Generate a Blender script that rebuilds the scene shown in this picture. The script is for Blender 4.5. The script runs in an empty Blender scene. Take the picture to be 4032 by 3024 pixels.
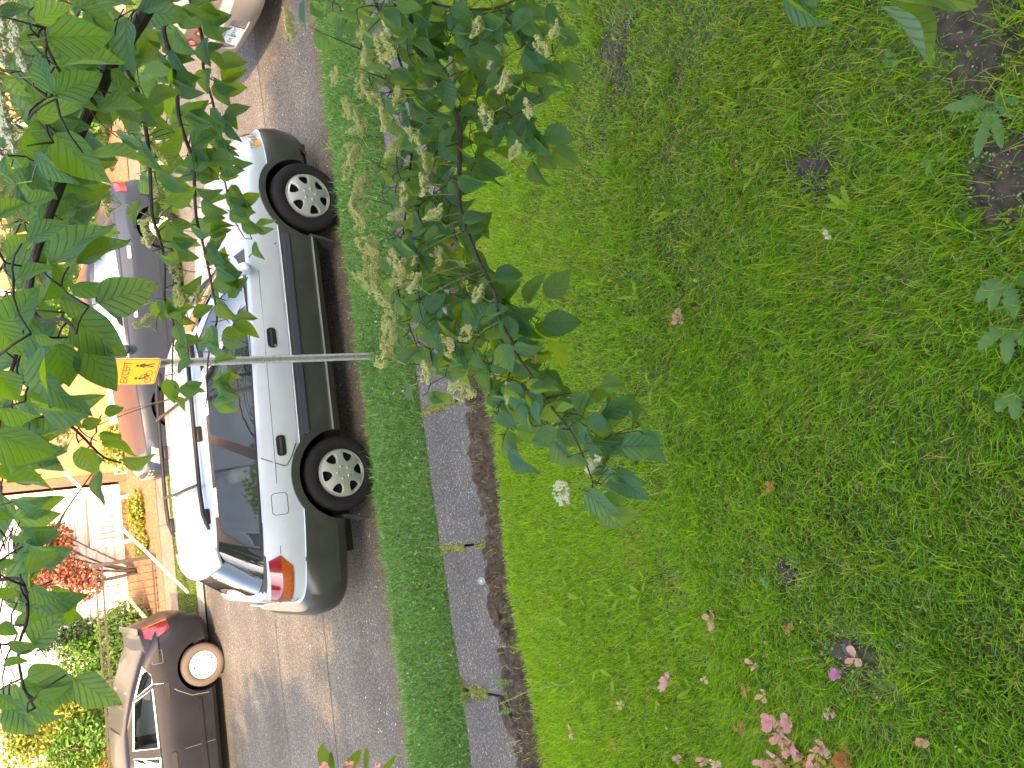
import bpy, bmesh, math, random
import numpy as np
from mathutils import Vector, Matrix

scene = bpy.context.scene
COL = scene.collection
random.seed(7)
RNG = np.random.default_rng(11)
R = math.radians

# ---------------------------------------------------------------- camera
# street frame: x along the street, y across it (away from the camera), z up; metres
CAM = Vector((-0.456, -6.410, 3.323))
YAW, PITCH, ROLL, FPX = 0.185846, 0.661788, -0.040617, 3000.8
_f = Vector((math.sin(YAW)*math.cos(PITCH), math.cos(YAW)*math.cos(PITCH), -math.sin(PITCH)))
_r = _f.cross(Vector((0, 0, 1))).normalized()
_u = _r.cross(_f)
_r, _u = math.cos(ROLL)*_r+math.sin(ROLL)*_u, -math.sin(ROLL)*_r+math.cos(ROLL)*_u
cd = bpy.data.cameras.new('camera')
cam = bpy.data.objects.new('camera', cd); COL.objects.link(cam)
# the phone was held sideways: the picture's right is the world's down
cam.matrix_world = Matrix((( -_u.x, _r.x, -_f.x, CAM.x), (-_u.y, _r.y, -_f.y, CAM.y), (-_u.z, _r.z, -_f.z, CAM.z), (0, 0, 0, 1)))
cd.sensor_fit = 'HORIZONTAL'; cd.sensor_width = 36; cd.lens = 36*FPX/4032
cd.clip_start = .05; cd.clip_end = 900
scene.camera = cam

# ---------------------------------------------------------------- light
SUN_DIR = Vector((0.17, 0.77, -0.615)).normalized()      # the way the light travels
world = bpy.data.worlds.new('World'); scene.world = world; world.use_nodes = True
wn = world.node_tree.nodes; wl = world.node_tree.links
sky = wn.new('ShaderNodeTexSky'); sky.sky_type = 'NISHITA'; sky.sun_disc = False
sky.sun_elevation = math.asin(-SUN_DIR.z); sky.sun_rotation = math.atan2(-SUN_DIR.x, -SUN_DIR.y)
sky.air_density = .8; sky.dust_density = 3.0; sky.ozone_density = .6
wn['Background'].inputs['Strength'].default_value = 0.15
wb = wn.new('ShaderNodeMixRGB'); wb.blend_type = 'MULTIPLY'; wb.inputs[0].default_value = 1; wb.inputs[2].default_value = (1.0, .925, .80, 1)   # camera white balance
wl.new(sky.outputs[0], wb.inputs[1]); wl.new(wb.outputs[0], wn['Background'].inputs['Color'])
sl = bpy.data.lights.new('sun', 'SUN'); sl.energy = 2.0; sl.angle = R(0.53); sl.color = (1.0, .62, .33)
so = bpy.data.objects.new('sun', sl); COL.objects.link(so)
so.rotation_euler = SUN_DIR.to_track_quat('-Z', 'Y').to_euler(); so.location = (-4, -20, 18)
scene.view_settings.view_transform = 'Standard'
scene.view_settings.look = 'None'
scene.view_settings.exposure = 3.0
scene.view_settings.gamma = 1.0

# ---------------------------------------------------------------- pixel helpers (2212 x 1659 grid of the photograph)
KD = 4032/2212
def ray(dx, dy):
    U, V = 3024-dy*KD, dx*KD
    return (_f+_r*((U-1512)/FPX)-_u*((V-2016)/FPX))
def pix(dx, dy, dist):
    return CAM+ray(dx, dy).normalized()*dist
def on_z(dx, dy, z):
    d = ray(dx, dy); return CAM+d*((z-CAM.z)/d.z)
def on_y(dx, dy, y):
    d = ray(dx, dy); return CAM+d*((y-CAM.y)/d.y)
def lawn_z(x, y):
    base = .12+.30*(-1.95-y)
    return base+.03*math.sin(1.7*x+.4)*math.sin(1.3*y)+.02*math.sin(3.1*x-2.2*y)
def on_lawn(dx, dy):
    d = ray(dx, dy)
    lo, hi = .5, 12
    for _ in range(40):
        m = (lo+hi)/2; p = CAM+d*m
        if p.z > lawn_z(p.x, p.y): lo = m
        else: hi = m
    return CAM+d*hi

# ---------------------------------------------------------------- object helpers
def tag(o, label=None, cat=None, group=None, kind=None):
    if label: o['label'] = label
    if cat: o['category'] = cat
    if group: o['group'] = group
    if kind: o['kind'] = kind
    return o
def link(name, me, mat=None, parent=None, smooth=None):
    if mat is not None and not me.materials:
        for m in (mat if isinstance(mat, (list, tuple)) else [mat]): me.materials.append(m)
    if smooth is not None:
        if smooth is True: me.shade_smooth()
        elif smooth:
            me.shade_smooth(); me.set_sharp_from_angle(angle=R(smooth))
    o = bpy.data.objects.new(name, me); COL.objects.link(o)
    if parent: o.parent = parent
    return o
def mk(name, verts, faces, mat, parent=None, smooth=None):
    me = bpy.data.meshes.new(name); me.from_pydata([tuple(v) for v in verts], [], faces); me.update()
    return link(name, me, mat, parent, smooth)
def mkbm(name, bm, mat, parent=None, smooth=None):
    me = bpy.data.meshes.new(name); bm.to_mesh(me); bm.free()
    return link(name, me, mat, parent, smooth)
def empty(name, loc, label, cat, group=None, rz=0):
    o = bpy.data.objects.new(name, None); COL.objects.link(o); o.location = loc; o.rotation_euler = (0, 0, rz)
    o.empty_display_size = .1
    return tag(o, label, cat, group)
def npmesh(name, V, F, mat, parent=None, smooth=None, attrs=None):
    """V (n,3) array, F (m,k) index array with one k"""
    me = bpy.data.meshes.new(name); n, k = F.shape
    me.vertices.add(len(V)); me.vertices.foreach_set('co', np.ascontiguousarray(V, dtype=np.float32).ravel())
    me.loops.add(n*k); me.loops.foreach_set('vertex_index', np.ascontiguousarray(F, dtype=np.int32).ravel())
    me.polygons.add(n); me.polygons.foreach_set('loop_start', np.arange(0, n*k, k, dtype=np.int32))
    me.update(calc_edges=True)
    for nm, arr in (attrs or {}).items():
        a = me.attributes.new(nm, 'FLOAT_COLOR' if arr.shape[1] == 4 else 'FLOAT_VECTOR', 'POINT')
        a.data.foreach_set('color' if arr.shape[1] == 4 else 'vector', np.ascontiguousarray(arr, dtype=np.float32).ravel())
    return link(name, me, mat, parent, smooth)
def boxbm(bm, c, s, rot=None, bev=0):
    m = Matrix.Translation(Vector(c)) @ (rot.to_4x4() if rot else Matrix()) @ Matrix.Diagonal((s[0], s[1], s[2], 1))
    g = bmesh.ops.create_cube(bm, size=1, matrix=m)
    if bev:
        es = list({e for v in g['verts'] for e in v.link_edges})
        bmesh.ops.bevel(bm, geom=es, offset=bev, segments=2, affect='EDGES', profile=.5)
def box(name, c, s, mat, parent=None, bev=0, rot=None, smooth=None):
    bm = bmesh.new(); boxbm(bm, c, s, rot, bev); return mkbm(name, bm, mat, parent, smooth)
def tube_geo(pts, rad, seg=6, V=None, F=None):
    V = [] if V is None else V; F = [] if F is None else F
    pts = [Vector(p) for p in pts]; n = len(pts); b0 = len(V)
    up = Vector((.3, .2, 1)).normalized()
    for i, p in enumerate(pts):
        t = (pts[min(i+1, n-1)]-pts[max(i-1, 0)]).normalized()
        a = t.cross(up)
        if a.length < .05: a = t.cross(Vector((1, 0, 0)))
        a.normalize(); b = t.cross(a)
        r = rad[i] if isinstance(rad, (list, tuple)) else rad
        for k in range(seg):
            w = 2*math.pi*k/seg
            V.append(p+a*(r*math.cos(w))+b*(r*math.sin(w)))
    for i in range(n-1):
        for k in range(seg):
            k2 = (k+1) % seg
            F.append((b0+i*seg+k, b0+i*seg+k2, b0+(i+1)*seg+k2, b0+(i+1)*seg+k))
    F.append(tuple(b0+k for k in range(seg))[::-1]); F.append(tuple(b0+(n-1)*seg+k for k in range(seg)))
    return V, F
def tube(name, pts, rad, mat, parent=None, seg=6, smooth=True):
    V, F = tube_geo(pts, rad, seg)
    return mk(name, V, F, mat, parent, 50 if smooth else None)
def lathe_geo(prof, seg=48, axis='y'):
    """prof: list of (r, a) closed around the axis"""
    V = []; F = []; n = len(prof)
    for k in range(seg):
        w = 2*math.pi*k/seg
        for r, a in prof: V.append((r*math.cos(w), a, r*math.sin(w)) if axis == 'y' else (r*math.cos(w), r*math.sin(w), a))
    for k in range(seg):
        k2 = (k+1) % seg
        for i in range(n-1): F.append((k*n+i, k2*n+i, k2*n+i+1, k*n+i+1))
    return V, F
def boolean(ob, cutters, op='DIFFERENCE'):
    for c in cutters:
        m = ob.modifiers.new('b', 'BOOLEAN'); m.operation = op; m.solver = 'EXACT'; m.object = c
    dg = bpy.context.evaluated_depsgraph_get(); dg.update()
    me = bpy.data.meshes.new_from_object(ob.evaluated_get(dg))
    ob.modifiers.clear(); old = ob.data; ob.data = me; bpy.data.meshes.remove(old)
    for c in cutters:
        d = c.data; bpy.data.objects.remove(c); bpy.data.meshes.remove(d)
def curve_pts(ctrl, n):
    """Catmull-Rom through control points"""
    P = [Vector(c) for c in ctrl]; P = [P[0]*2-P[1]]+P+[P[-1]*2-P[-2]]; out = []
    m = len(P)-3
    for i in range(n):
        t = i/(n-1)*m; k = min(int(t), m-1); t -= k
        a, b, c, d = P[k:k+4]
        out.append(.5*((2*b)+(c-a)*t+(2*a-5*b+4*c-d)*t*t+(3*b-a-3*c+d)*t**3))
    return out
def vnoise(x, y, s, seed=0):
    """smooth 2d value noise, arrays in, 0..1 out"""
    r = np.random.default_rng(seed); T = r.random((128, 128))
    X = np.asarray(x)*s+500; Y = np.asarray(y)*s+500
    i = np.floor(X).astype(int); j = np.floor(Y).astype(int); u = X-i; v = Y-j
    u = u*u*(3-2*u); v = v*v*(3-2*v)
    g = lambda a, b: T[a % 128, b % 128]
    return (g(i, j)*(1-u)+g(i+1, j)*u)*(1-v)+(g(i, j+1)*(1-u)+g(i+1, j+1)*u)*v

# ---------------------------------------------------------------- materials
MATS = {}
def mat(name):
    m = bpy.data.materials.new(name); m.use_nodes = True; MATS[name] = m
    return m, m.node_tree.nodes, m.node_tree.links, m.node_tree.nodes['Principled BSDF']
def node(nt, t, **kw):
    n = nt.new(t)
    for k, v in kw.items(): setattr(n, k, v)
    return n
def ramp(n, stops, interp='LINEAR'):
    r = n.new('ShaderNodeValToRGB'); r.color_ramp.interpolation = interp
    el = r.color_ramp.elements
    while len(el) < len(stops): el.new(.5)
    for e, (p, c) in zip(el, stops): e.position = p; e.color = (*c, 1) if len(c) == 3 else c
    return r
def simple(name, col, rough=.5, metal=0, coat=0, noise=0, nscale=20, bump=0, spec=None, coat_rough=.05):
    m, n, l, b = mat(name)
    b.inputs['Base Color'].default_value = (*col, 1); b.inputs['Roughness'].default_value = rough
    b.inputs['Metallic'].default_value = metal; b.inputs['Coat Weight'].default_value = coat
    b.inputs['Coat Roughness'].default_value = coat_rough
    if spec is not None: b.inputs['Specular IOR Level'].default_value = spec
    if noise or bump:
        tc = n.new('ShaderNodeTexCoord'); nz = n.new('ShaderNodeTexNoise'); nz.inputs['Scale'].default_value = nscale
        nz.inputs['Detail'].default_value = 6; l.new(tc.outputs['Object'], nz.inputs['Vector'])
        if noise:
            rp = ramp(n, [(.25, tuple(c*(1-noise) for c in col)), (.75, tuple(min(1, c*(1+noise)) for c in col))])
            l.new(nz.outputs['Fac'], rp.inputs['Fac']); l.new(rp.outputs['Color'], b.inputs['Base Color'])
        if bump:
            bp = n.new('ShaderNodeBump'); bp.inputs['Strength'].default_value = bump; bp.inputs['Distance'].default_value = .01
            l.new(nz.outputs['Fac'], bp.inputs['Height']); l.new(bp.outputs['Normal'], b.inputs['Normal'])
    return m
def leafy(name, attr_col=None, cols=None, trans=.45, rough=.5, tcol=None, spec=.3):
    """thin leaf: diffuse + translucent, colour from an attribute or by random per island"""
    m, n, l, b = mat(name)
    b.inputs['Roughness'].default_value = rough; b.inputs['Specular IOR Level'].default_value = spec
    tr = n.new('ShaderNodeBsdfTranslucent'); mx = n.new('ShaderNodeMixShader'); mx.inputs[0].default_value = trans
    if attr_col:
        a = n.new('ShaderNodeAttribute'); a.attribute_name = attr_col; src = a.outputs['Color']
    else:
        g = n.new('ShaderNodeNewGeometry'); rp = ramp(n, cols); l.new(g.outputs['Random Per Island'], rp.inputs['Fac']); src = rp.outputs['Color']
    l.new(src, b.inputs['Base Color'])
    mu = n.new('ShaderNodeMixRGB'); mu.blend_type = 'MULTIPLY'; mu.inputs[0].default_value = 1
    mu.inputs[2].default_value = (*(tcol or (1.5, 1.35, .55)), 1); l.new(src, mu.inputs[1])
    l.new(mu.outputs[0], tr.inputs['Color'])
    l.new(b.outputs[0], mx.inputs[1]); l.new(tr.outputs[0], mx.inputs[2]); l.new(mx.outputs[0], n['Material Output'].inputs['Surface'])
    return m

def stone_mat(name, cols, scale, extra=None, bump=.35):
    """asphalt / old concrete: fine aggregate, larger blotches"""
    m, n, l, b = mat(name); b.inputs['Roughness'].default_value = .85
    tc = n.new('ShaderNodeTexCoord')
    vo = n.new('ShaderNodeTexVoronoi'); vo.inputs['Scale'].default_value = scale; l.new(tc.outputs['Object'], vo.inputs['Vector'])
    sp = n.new('ShaderNodeSeparateColor'); l.new(vo.outputs['Color'], sp.inputs[0])
    rp = ramp(n, cols); l.new(sp.outputs[0], rp.inputs['Fac'])
    nz = n.new('ShaderNodeTexNoise'); nz.inputs['Scale'].default_value = 1.3; nz.inputs['Detail'].default_value = 7; l.new(tc.outputs['Object'], nz.inputs['Vector'])
    r2 = ramp(n, [(.3, (.72, .72, .74)), (.7, (1.12, 1.1, 1.06))]); l.new(nz.outputs['Fac'], r2.inputs['Fac'])
    mu = n.new('ShaderNodeMixRGB'); mu.blend_type = 'MULTIPLY'; mu.inputs[0].default_value = 1
    l.new(rp.outputs[0], mu.inputs[1]); l.new(r2.outputs[0], mu.inputs[2])
    out = mu.outputs[0]
    if extra: out = extra(n, l, tc, out)
    l.new(out, b.inputs['Base Color'])
    n2 = n.new('ShaderNodeTexNoise'); n2.inputs['Scale'].default_value = scale*1.4; n2.inputs['Detail'].default_value = 4; l.new(tc.outputs['Object'], n2.inputs['Vector'])
    bp = n.new('ShaderNodeBump'); bp.inputs['Strength'].default_value = bump; bp.inputs['Distance'].default_value = .006
    l.new(n2.outputs['Fac'], bp.inputs['Height']); l.new(bp.outputs['Normal'], b.inputs['Normal'])
    return m
def road_extra(n, l, tc, col):
    # brown tree litter that has collected along the near gutter, and worn wheel lanes
    s = n.new('ShaderNodeSeparateXYZ'); l.new(tc.outputs['Object'], s.inputs[0])
    mr = n.new('ShaderNodeMapRange'); mr.inputs[1].default_value = .42; mr.inputs[2].default_value = -.1; l.new(s.outputs['Y'], mr.inputs[0])
    nz = n.new('ShaderNodeTexNoise'); nz.inputs['Scale'].default_value = 9; nz.inputs['Detail'].default_value = 8; nz.inputs['Roughness'].default_value = .75; l.new(tc.outputs['Object'], nz.inputs['Vector'])
    ad = n.new('ShaderNodeMath'); ad.operation = 'MULTIPLY_ADD'; ad.inputs[1].default_value = .50; l.new(mr.outputs[0], ad.inputs[0])
    sb = n.new('ShaderNodeMath'); sb.operation = 'SUBTRACT'; sb.inputs[1].default_value = .45; l.new(nz.outputs['Fac'], sb.inputs[0]); l.new(sb.outputs[0], ad.inputs[2])
    r = ramp(n, [(.12, (0, 0, 0)), (.5, (.85, .85, .85))]); l.new(ad.outputs[0], r.inputs['Fac'])
    mx = n.new('ShaderNodeMixRGB'); mx.inputs[2].default_value = (.085, .055, .032, 1); l.new(r.outputs[0], mx.inputs[0]); l.new(col, mx.inputs[1])
    wv = n.new('ShaderNodeTexNoise'); wv.inputs['Scale'].default_value = 1.0; wv.inputs['Detail'].default_value = 3
    mp = n.new('ShaderNodeMapping'); mp.inputs['Scale'].default_value = (.12, 1.6, 1); l.new(tc.outputs['Object'], mp.inputs['Vector']); l.new(mp.outputs[0], wv.inputs['Vector'])
    r3 = ramp(n, [(.35, (.8, .8, .8)), (.65, (1.12, 1.1, 1.08))]); l.new(wv.outputs['Fac'], r3.inputs['Fac'])
    m2 = n.new('ShaderNodeMixRGB'); m2.blend_type = 'MULTIPLY'; m2.inputs[0].default_value = 1; l.new(mx.outputs[0], m2.inputs[1]); l.new(r3.outputs[0], m2.inputs[2])
    return m2.outputs[0]
M_road = stone_mat('asphalt', [(0, (.052, .050, .043)), (.45, (.084, .080, .069)), (.8, (.128, .122, .106)), (.985, (.27, .26, .235))], 120, road_extra)
M_slab = stone_mat('old_concrete', [(0, (.058, .052, .044)), (.5, (.085, .077, .066)), (.85, (.115, .105, .09)), (.996, (.28, .27, .25))], 130)
M_kerb = stone_mat('kerb_concrete', [(0, (.24, .21, .17)), (.6, (.31, .28, .23)), (1, (.4, .37, .31))], 60)
M_walk_far = stone_mat('pale_concrete', [(0, (.17, .13, .10)), (.6, (.21, .165, .125)), (1, (.27, .21, .17))], 60)
M_soil = simple('soil', (.055, .038, .025), .95, noise=.75, nscale=34, bump=1.0)
M_ground = simple('rough_ground', (.09, .075, .05), .95, noise=.5, nscale=6, bump=.8)
M_bark_mulch = simple('bark_mulch', (.20, .115, .06), .95, noise=.6, nscale=30, bump=1.0)
M_thatch = None
def thatch():
    m, n, l, b = mat('lawn_thatch'); b.inputs['Roughness'].default_value = .95
    tc = n.new('ShaderNodeTexCoord')
    nz = n.new('ShaderNodeTexNoise'); nz.inputs['Scale'].default_value = 55; nz.inputs['Detail'].default_value = 8; l.new(tc.outputs['Object'], nz.inputs['Vector'])
    n2 = n.new('ShaderNodeTexNoise'); n2.inputs['Scale'].default_value = 2.2; n2.inputs['Detail'].default_value = 3; l.new(tc.outputs['Object'], n2.inputs['Vector'])
    r1 = ramp(n, [(.3, (.040, .040, .012)), (.5, (.10, .125, .026)), (.72, (.18, .19, .06))]); l.new(nz.outputs['Fac'], r1.inputs['Fac'])
    r2 = ramp(n, [(.35, (.03, .022, .016)), (.5, (.07, .05, .034)), (.75, (.14, .11, .07))]); l.new(nz.outputs['Fac'], r2.inputs['Fac'])
    r3 = ramp(n, [(.5, (0, 0, 0)), (.66, (1, 1, 1))]); l.new(n2.outputs['Fac'], r3.inputs['Fac'])
    mx = n.new('ShaderNodeMixRGB'); l.new(r3.outputs[0], mx.inputs[0]); l.new(r1.outputs[0], mx.inputs[1]); l.new(r2.outputs[0], mx.inputs[2])
    l.new(mx.outputs[0], b.inputs['Base Color'])
    bp = n.new('ShaderNodeBump'); bp.inputs['Strength'].default_value = 1; bp.inputs['Distance'].default_value = .02; l.new(nz.outputs['Fac'], bp.inputs['Height']); l.new(bp.outputs['Normal'], b.inputs['Normal'])
    return m
M_thatch = thatch()
M_grass = leafy('grass_blade', attr_col='col', trans=.48, rough=.6, spec=.05, tcol=(1.35, 1.3, .45))
M_bark = simple('bark', (.055, .036, .028), .8, noise=.5, nscale=60, bump=.6)
M_twig = simple('twig', (.045, .02, .018), .6)
M_greentwig = simple('green_stem', (.16, .17, .05), .6)
# ================================================================ GROUND
def sheet(name, x0, x1, y0, y1, z, m, kind='structure', nx=1, ny=1, zf=None):
    xs = np.linspace(x0, x1, nx+1); ys = np.linspace(y0, y1, ny+1)
    V = [(x, y, (zf(x, y) if zf else z)) for y in ys for x in xs]
    F = [(j*(nx+1)+i, j*(nx+1)+i+1, (j+1)*(nx+1)+i+1, (j+1)*(nx+1)+i) for j in range(ny) for i in range(nx)]
    o = mk(name, V, F, m, None, True if zf else None); o['kind'] = kind; return o
sheet('ground', -320, 320, -320, 320, -.07, M_ground)
sheet('road', -70, 70, -.16, 5.95, 0, M_road)
# thin tar seam lines along the asphalt
M_tar = simple('tar', (.028, .027, .028), .7)
def seam(pts, w):
    V = []; F = []
    for i, (x, y) in enumerate(pts):
        V += [(x, y-w, .004), (x, y+w, .004)]
        if i: F.append((2*i-2, 2*i, 2*i+1, 2*i-1))
    return V, F
xs = np.linspace(-8, 12, 90)
V, F = seam([(x, 1.62+.03*math.sin(x*1.7)+.012*random.uniform(-1, 1)) for x in xs], .006)
tag(mk('road_seam', V, F, M_tar), kind='structure')
V, F = seam([(x, 3.05+.02*math.sin(x*2.1)+.015*random.uniform(-1, 1)) for x in xs], .005)
tag(mk('road_seam', V, F, M_tar), kind='structure')
# pale chips and specks lying on the asphalt
V = []; F = []
for i in range(900):
    x = random.uniform(-4, 7); y = random.uniform(-.1, 5.8) if random.random() < .6 else random.uniform(-.1, .6)
    s = random.uniform(.003, .009); a = random.random()*6.28; b = len(V)
    V += [(x+s*math.cos(a+k*1.57)*(1 if k % 2 else 1.8), y+s*math.sin(a+k*1.57)*(1 if k % 2 else 1.8), .003+.003*(k % 2)) for k in range(4)]
    F.append((b, b+1, b+2, b+3))
M_chip = leafy('road_litter', cols=[(0, (.30, .29, .27)), (.5, (.5, .48, .44)), (.8, (.16, .08, .04)), (1, (.25, .12, .05))], trans=.1)
tag(mk('road_litter', V, F, M_chip), kind='stuff')
# brown catkins and twig litter in the near gutter
V = []; F = []
for i in range(2600):
    x = random.uniform(-3.6, 6.5); y = -.12+abs(random.gauss(0, .22)); s = random.uniform(.004, .014); a = random.random()*6.28; b = len(V)
    dx, dy = math.cos(a)*s, math.sin(a)*s
    V += [(x-dx, y-dy, .003), (x+dy*.25, y-dx*.25, .006), (x+dx, y+dy, .004), (x-dy*.25, y+dx*.25, .007)]; F.append((b, b+1, b+2, b+3))
M_litter = leafy('gutter_litter', cols=[(0, (.06, .03, .015)), (.4, (.14, .07, .03)), (.75, (.24, .13, .05)), (1, (.36, .24, .12))], trans=.05)
tag(mk('gutter_litter', V, F, M_litter), kind='stuff')

# near side: planted strip, path, soil edge, lawn
def strip_z(x, y):
    t = min(max((y+1.12)/1.0, 0), 1)
    return .035+.085*math.sin(math.pi*min(t*1.0+.0, 1))**.6+.012*math.sin(5*x)*math.sin(7*y)
sheet('verge', -20, 22, -1.135, -.10, 0, M_thatch, nx=240, ny=10, zf=strip_z)
# the path: a bed of soil with worn slabs lying in it
bed = sheet('path', -20, 22, -1.95, -1.10, .02, M_soil)
def slab_mesh(w):
    bm = bmesh.new(); boxbm(bm, (0, 0, 0), (w, .70, .08), None, .008)
    bmesh.ops.subdivide_edges(bm, edges=[e for e in bm.edges if e.calc_length() > .3], cuts=3, use_grid_fill=True)
    for v in bm.verts:
        v.co.z += .003*math.sin(9*v.co.x+4*v.co.y); v.co.y += .004*math.sin(17*v.co.x)
    me = bpy.data.meshes.new('slab'); bm.to_mesh(me); bm.free(); me.materials.append(M_slab); me.shade_smooth(); me.set_sharp_from_angle(angle=R(35))
    return me
SM = slab_mesh(1.068)
JOINTS = [-1.84+1.085*k for k in range(-4, 10)]
for k in range(len(JOINTS)-1):
    o = link('slab', SM, None, bed); o.location = ((JOINTS[k]+JOINTS[k+1])/2, -1.475+random.uniform(-.006, .006), .06+random.uniform(-.006, .006))
    o.rotation_euler = (random.uniform(-.006, .006), random.uniform(-.004, .004), random.uniform(-.004, .004))
# lumpy soil edge where the turf was cut back
nx, ny = 900, 30
X, Y = np.meshgrid(np.linspace(-6, 8, nx), np.linspace(-1.66, -2.20, ny))
E_ = (-1.66-Y)/.54
edge = .05*(vnoise(X, Y*0, 2.3, 3)-.5)
Z = .082+.045*np.clip((E_+edge*3-.06)*3, 0, 1)**.8+.12*(vnoise(X, Y, 11, 5)-.40)*np.clip(E_*3, 0, 1)+.07*(vnoise(X, Y, 31, 6)-.5)*np.clip(E_*4, 0, 1)+.02*(vnoise(X, Y, 80, 7)-.5)
Z = np.where(E_ < .02, .06, Z)
V = np.stack([X, Y+.03*(vnoise(X, Y, 9, 8)-.5)*np.clip(E_*3, 0, 1), Z], -1).reshape(-1, 3)
I = np.arange(nx*ny).reshape(ny, nx)
F = np.stack([I[:-1, :-1], I[1:, :-1], I[1:, 1:], I[:-1, 1:]], -1).reshape(-1, 4)
so_ = npmesh('soil_edge', V, F, M_soil, None, True); so_['kind'] = 'structure'
sheet('lawn', -9, 9, -9.2, -2.10, 0, M_thatch, nx=120, ny=60, zf=lambda x, y: lawn_z(x, y)-.012)
sheet('lawn_beyond', -60, -8.98, -9.2, -2.06, 0, M_thatch, nx=20, ny=20, zf=lambda x, y: .12+.30*(-1.95-y))
sheet('lawn_beyond', 8.98, 60, -9.2, -2.06, 0, M_thatch, nx=20, ny=20, zf=lambda x, y: .12+.30*(-1.95-y))
sheet('house_terrace', -60, 60, -40, -9.18, 2.28, M_ground)

# soil clods lying on the path edge
def clod(name, p, s, label, seed, squash=(1, .7, .6)):
    bm = bmesh.new(); bmesh.ops.create_icosphere(bm, subdivisions=3, radius=1)
    r = random.Random(seed)
    ph = [r.uniform(0, 6) for _ in range(9)]
    for v in bm.verts:
        c = v.co.copy()
        d = 1+.22*math.sin(3*c.x+ph[0])*math.sin(3*c.y+ph[1])+.16*math.sin(7*c.y+ph[2]+3*c.z)+.10*math.sin(13*c.x+ph[3]+5*c.y)+.08*math.sin(19*c.z+ph[4])
        v.co = Vector((c.x*squash[0], c.y*squash[1], max(c.z, -.5)*squash[2]))*d*s
    o = mkbm(name, bm, M_soil, None, 60); o.location = p; o.rotation_euler = (0, 0, r.uniform(0, 6))
    return tag(o, label, 'soil clod')
p = on_z(1068, 1312, .15); clod('soil_clod', p, .085, 'large fibrous brown soil clod on the path edge beside the metal spike', 1, (1, .75, .55))
p = on_z(1100, 1560, .14); clod('soil_clod', (p.x, p.y, .13), .10, 'long flat ridge of dry soil lying on the path edge below the asparagus shoot', 2, (1.6, .55, .35))
p = on_z(1083, 1330, .15); clod('soil_clod', (p.x-.14, p.y, .13), .06, 'small dark soil lump next to the large clod on the path edge', 5, (1, .8, .6))

# far side
sheet('kerb', -70, 70, 5.95, 6.31, .022, M_kerb)
sheet('far_verge', -70, 70, 6.31, 7.47, .018, M_thatch)
sheet('far_pavement', -70, 70, 7.47, 8.33, .03, M_walk_far)
for x in np.arange(-9, 14, 1.5):
    V, F = [(x, 7.47, .034), (x+.012, 7.47, .034), (x+.012, 8.33, .034), (x, 8.33, .034)], [(0, 1, 2, 3)]
    tag(mk('pavement_joint', V, F, M_soil), kind='structure')
sheet('garden_bed', -70, 70, 8.33, 10.4, 0, M_bark_mulch, nx=160, ny=8, zf=lambda x, y: .035+.10*(y-8.33)+.02*math.sin(7*x)*math.sin(9*y))
sheet('far_ground', -70, 70, 10.3, 40, .22, M_ground)

# ================================================================ GRASS
def grass(name, xy, zf, h, w, cols, weights, lean=.5, extra=None, zoff=-.01, dirn=None):
    n = len(xy); x, y = xy[:, 0], xy[:, 1]; z = zf(x, y)+zoff
    az = RNG.random(n)*2*np.pi if dirn is None else dirn+RNG.normal(0, .9, n)
    L = h*(.45+.9*RNG.random(n)); W = w*(.6+.8*RNG.random(n))
    ln = np.clip(RNG.normal(lean, .3, n), .02, 1.35)
    face = az+np.pi/2+RNG.normal(0, .5, n)
    ca, sa = np.cos(az), np.sin(az); fx, fy = np.cos(face)*W/2, np.sin(face)*W/2
    m1 = np.sin(ln*.55); k1 = np.cos(ln*.55); m2 = np.sin(ln*1.35); k2 = np.cos(ln*1.35)
    bx, by, bz = x, y, z
    cx, cy, cz = bx+ca*m1*L*.5, by+sa*m1*L*.5, bz+k1*L*.5
    tx, ty, tz = cx+ca*m2*L*.5, cy+sa*m2*L*.5, np.maximum(cz+k2*L*.5, z+.006)
    V = np.stack([np.stack([bx-fx, by-fy, bz], -1), np.stack([bx+fx, by+fy, bz], -1),
                  np.stack([cx+fx*.85, cy+fy*.85, cz], -1), np.stack([cx-fx*.85, cy-fy*.85, cz], -1), np.stack([tx, ty, tz], -1)], 1)
    b = (np.arange(n)*5)[:, None]
    F = np.concatenate([b+np.array([[0, 1, 2]]), b+np.array([[0, 2, 3]]), b+np.array([[3, 2, 4]])], 0)
    cols = np.array(cols)
    if extra is not None: idx = extra(x, y, n)
    else: idx = RNG.choice(len(cols), n, p=weights)
    c = cols[idx]*(.75+.5*RNG.random((n, 1)))
    C = np.concatenate([c, np.ones((n, 1))], 1)
    C = np.repeat(C[:, None, :], 5, 1)
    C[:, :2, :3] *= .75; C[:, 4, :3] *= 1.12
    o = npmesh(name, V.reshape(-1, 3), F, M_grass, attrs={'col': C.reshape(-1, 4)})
    o['kind'] = 'stuff'; return o
def lawn_np(x, y):
    return .12+.30*(-1.95-y)+.03*np.sin(1.7*x+.4)*np.sin(1.3*y)+.02*np.sin(3.1*x-2.2*y)
def scatter(x0, x1, y0, y1, dens, keep=None):
    n = int((x1-x0)*(y1-y0)*dens)
    P = np.stack([RNG.uniform(x0, x1, n), RNG.uniform(y0, y1, n)], 1)
    if keep is not None: P = P[keep(P[:, 0], P[:, 1]) > RNG.random(n)]
    return P
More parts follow.
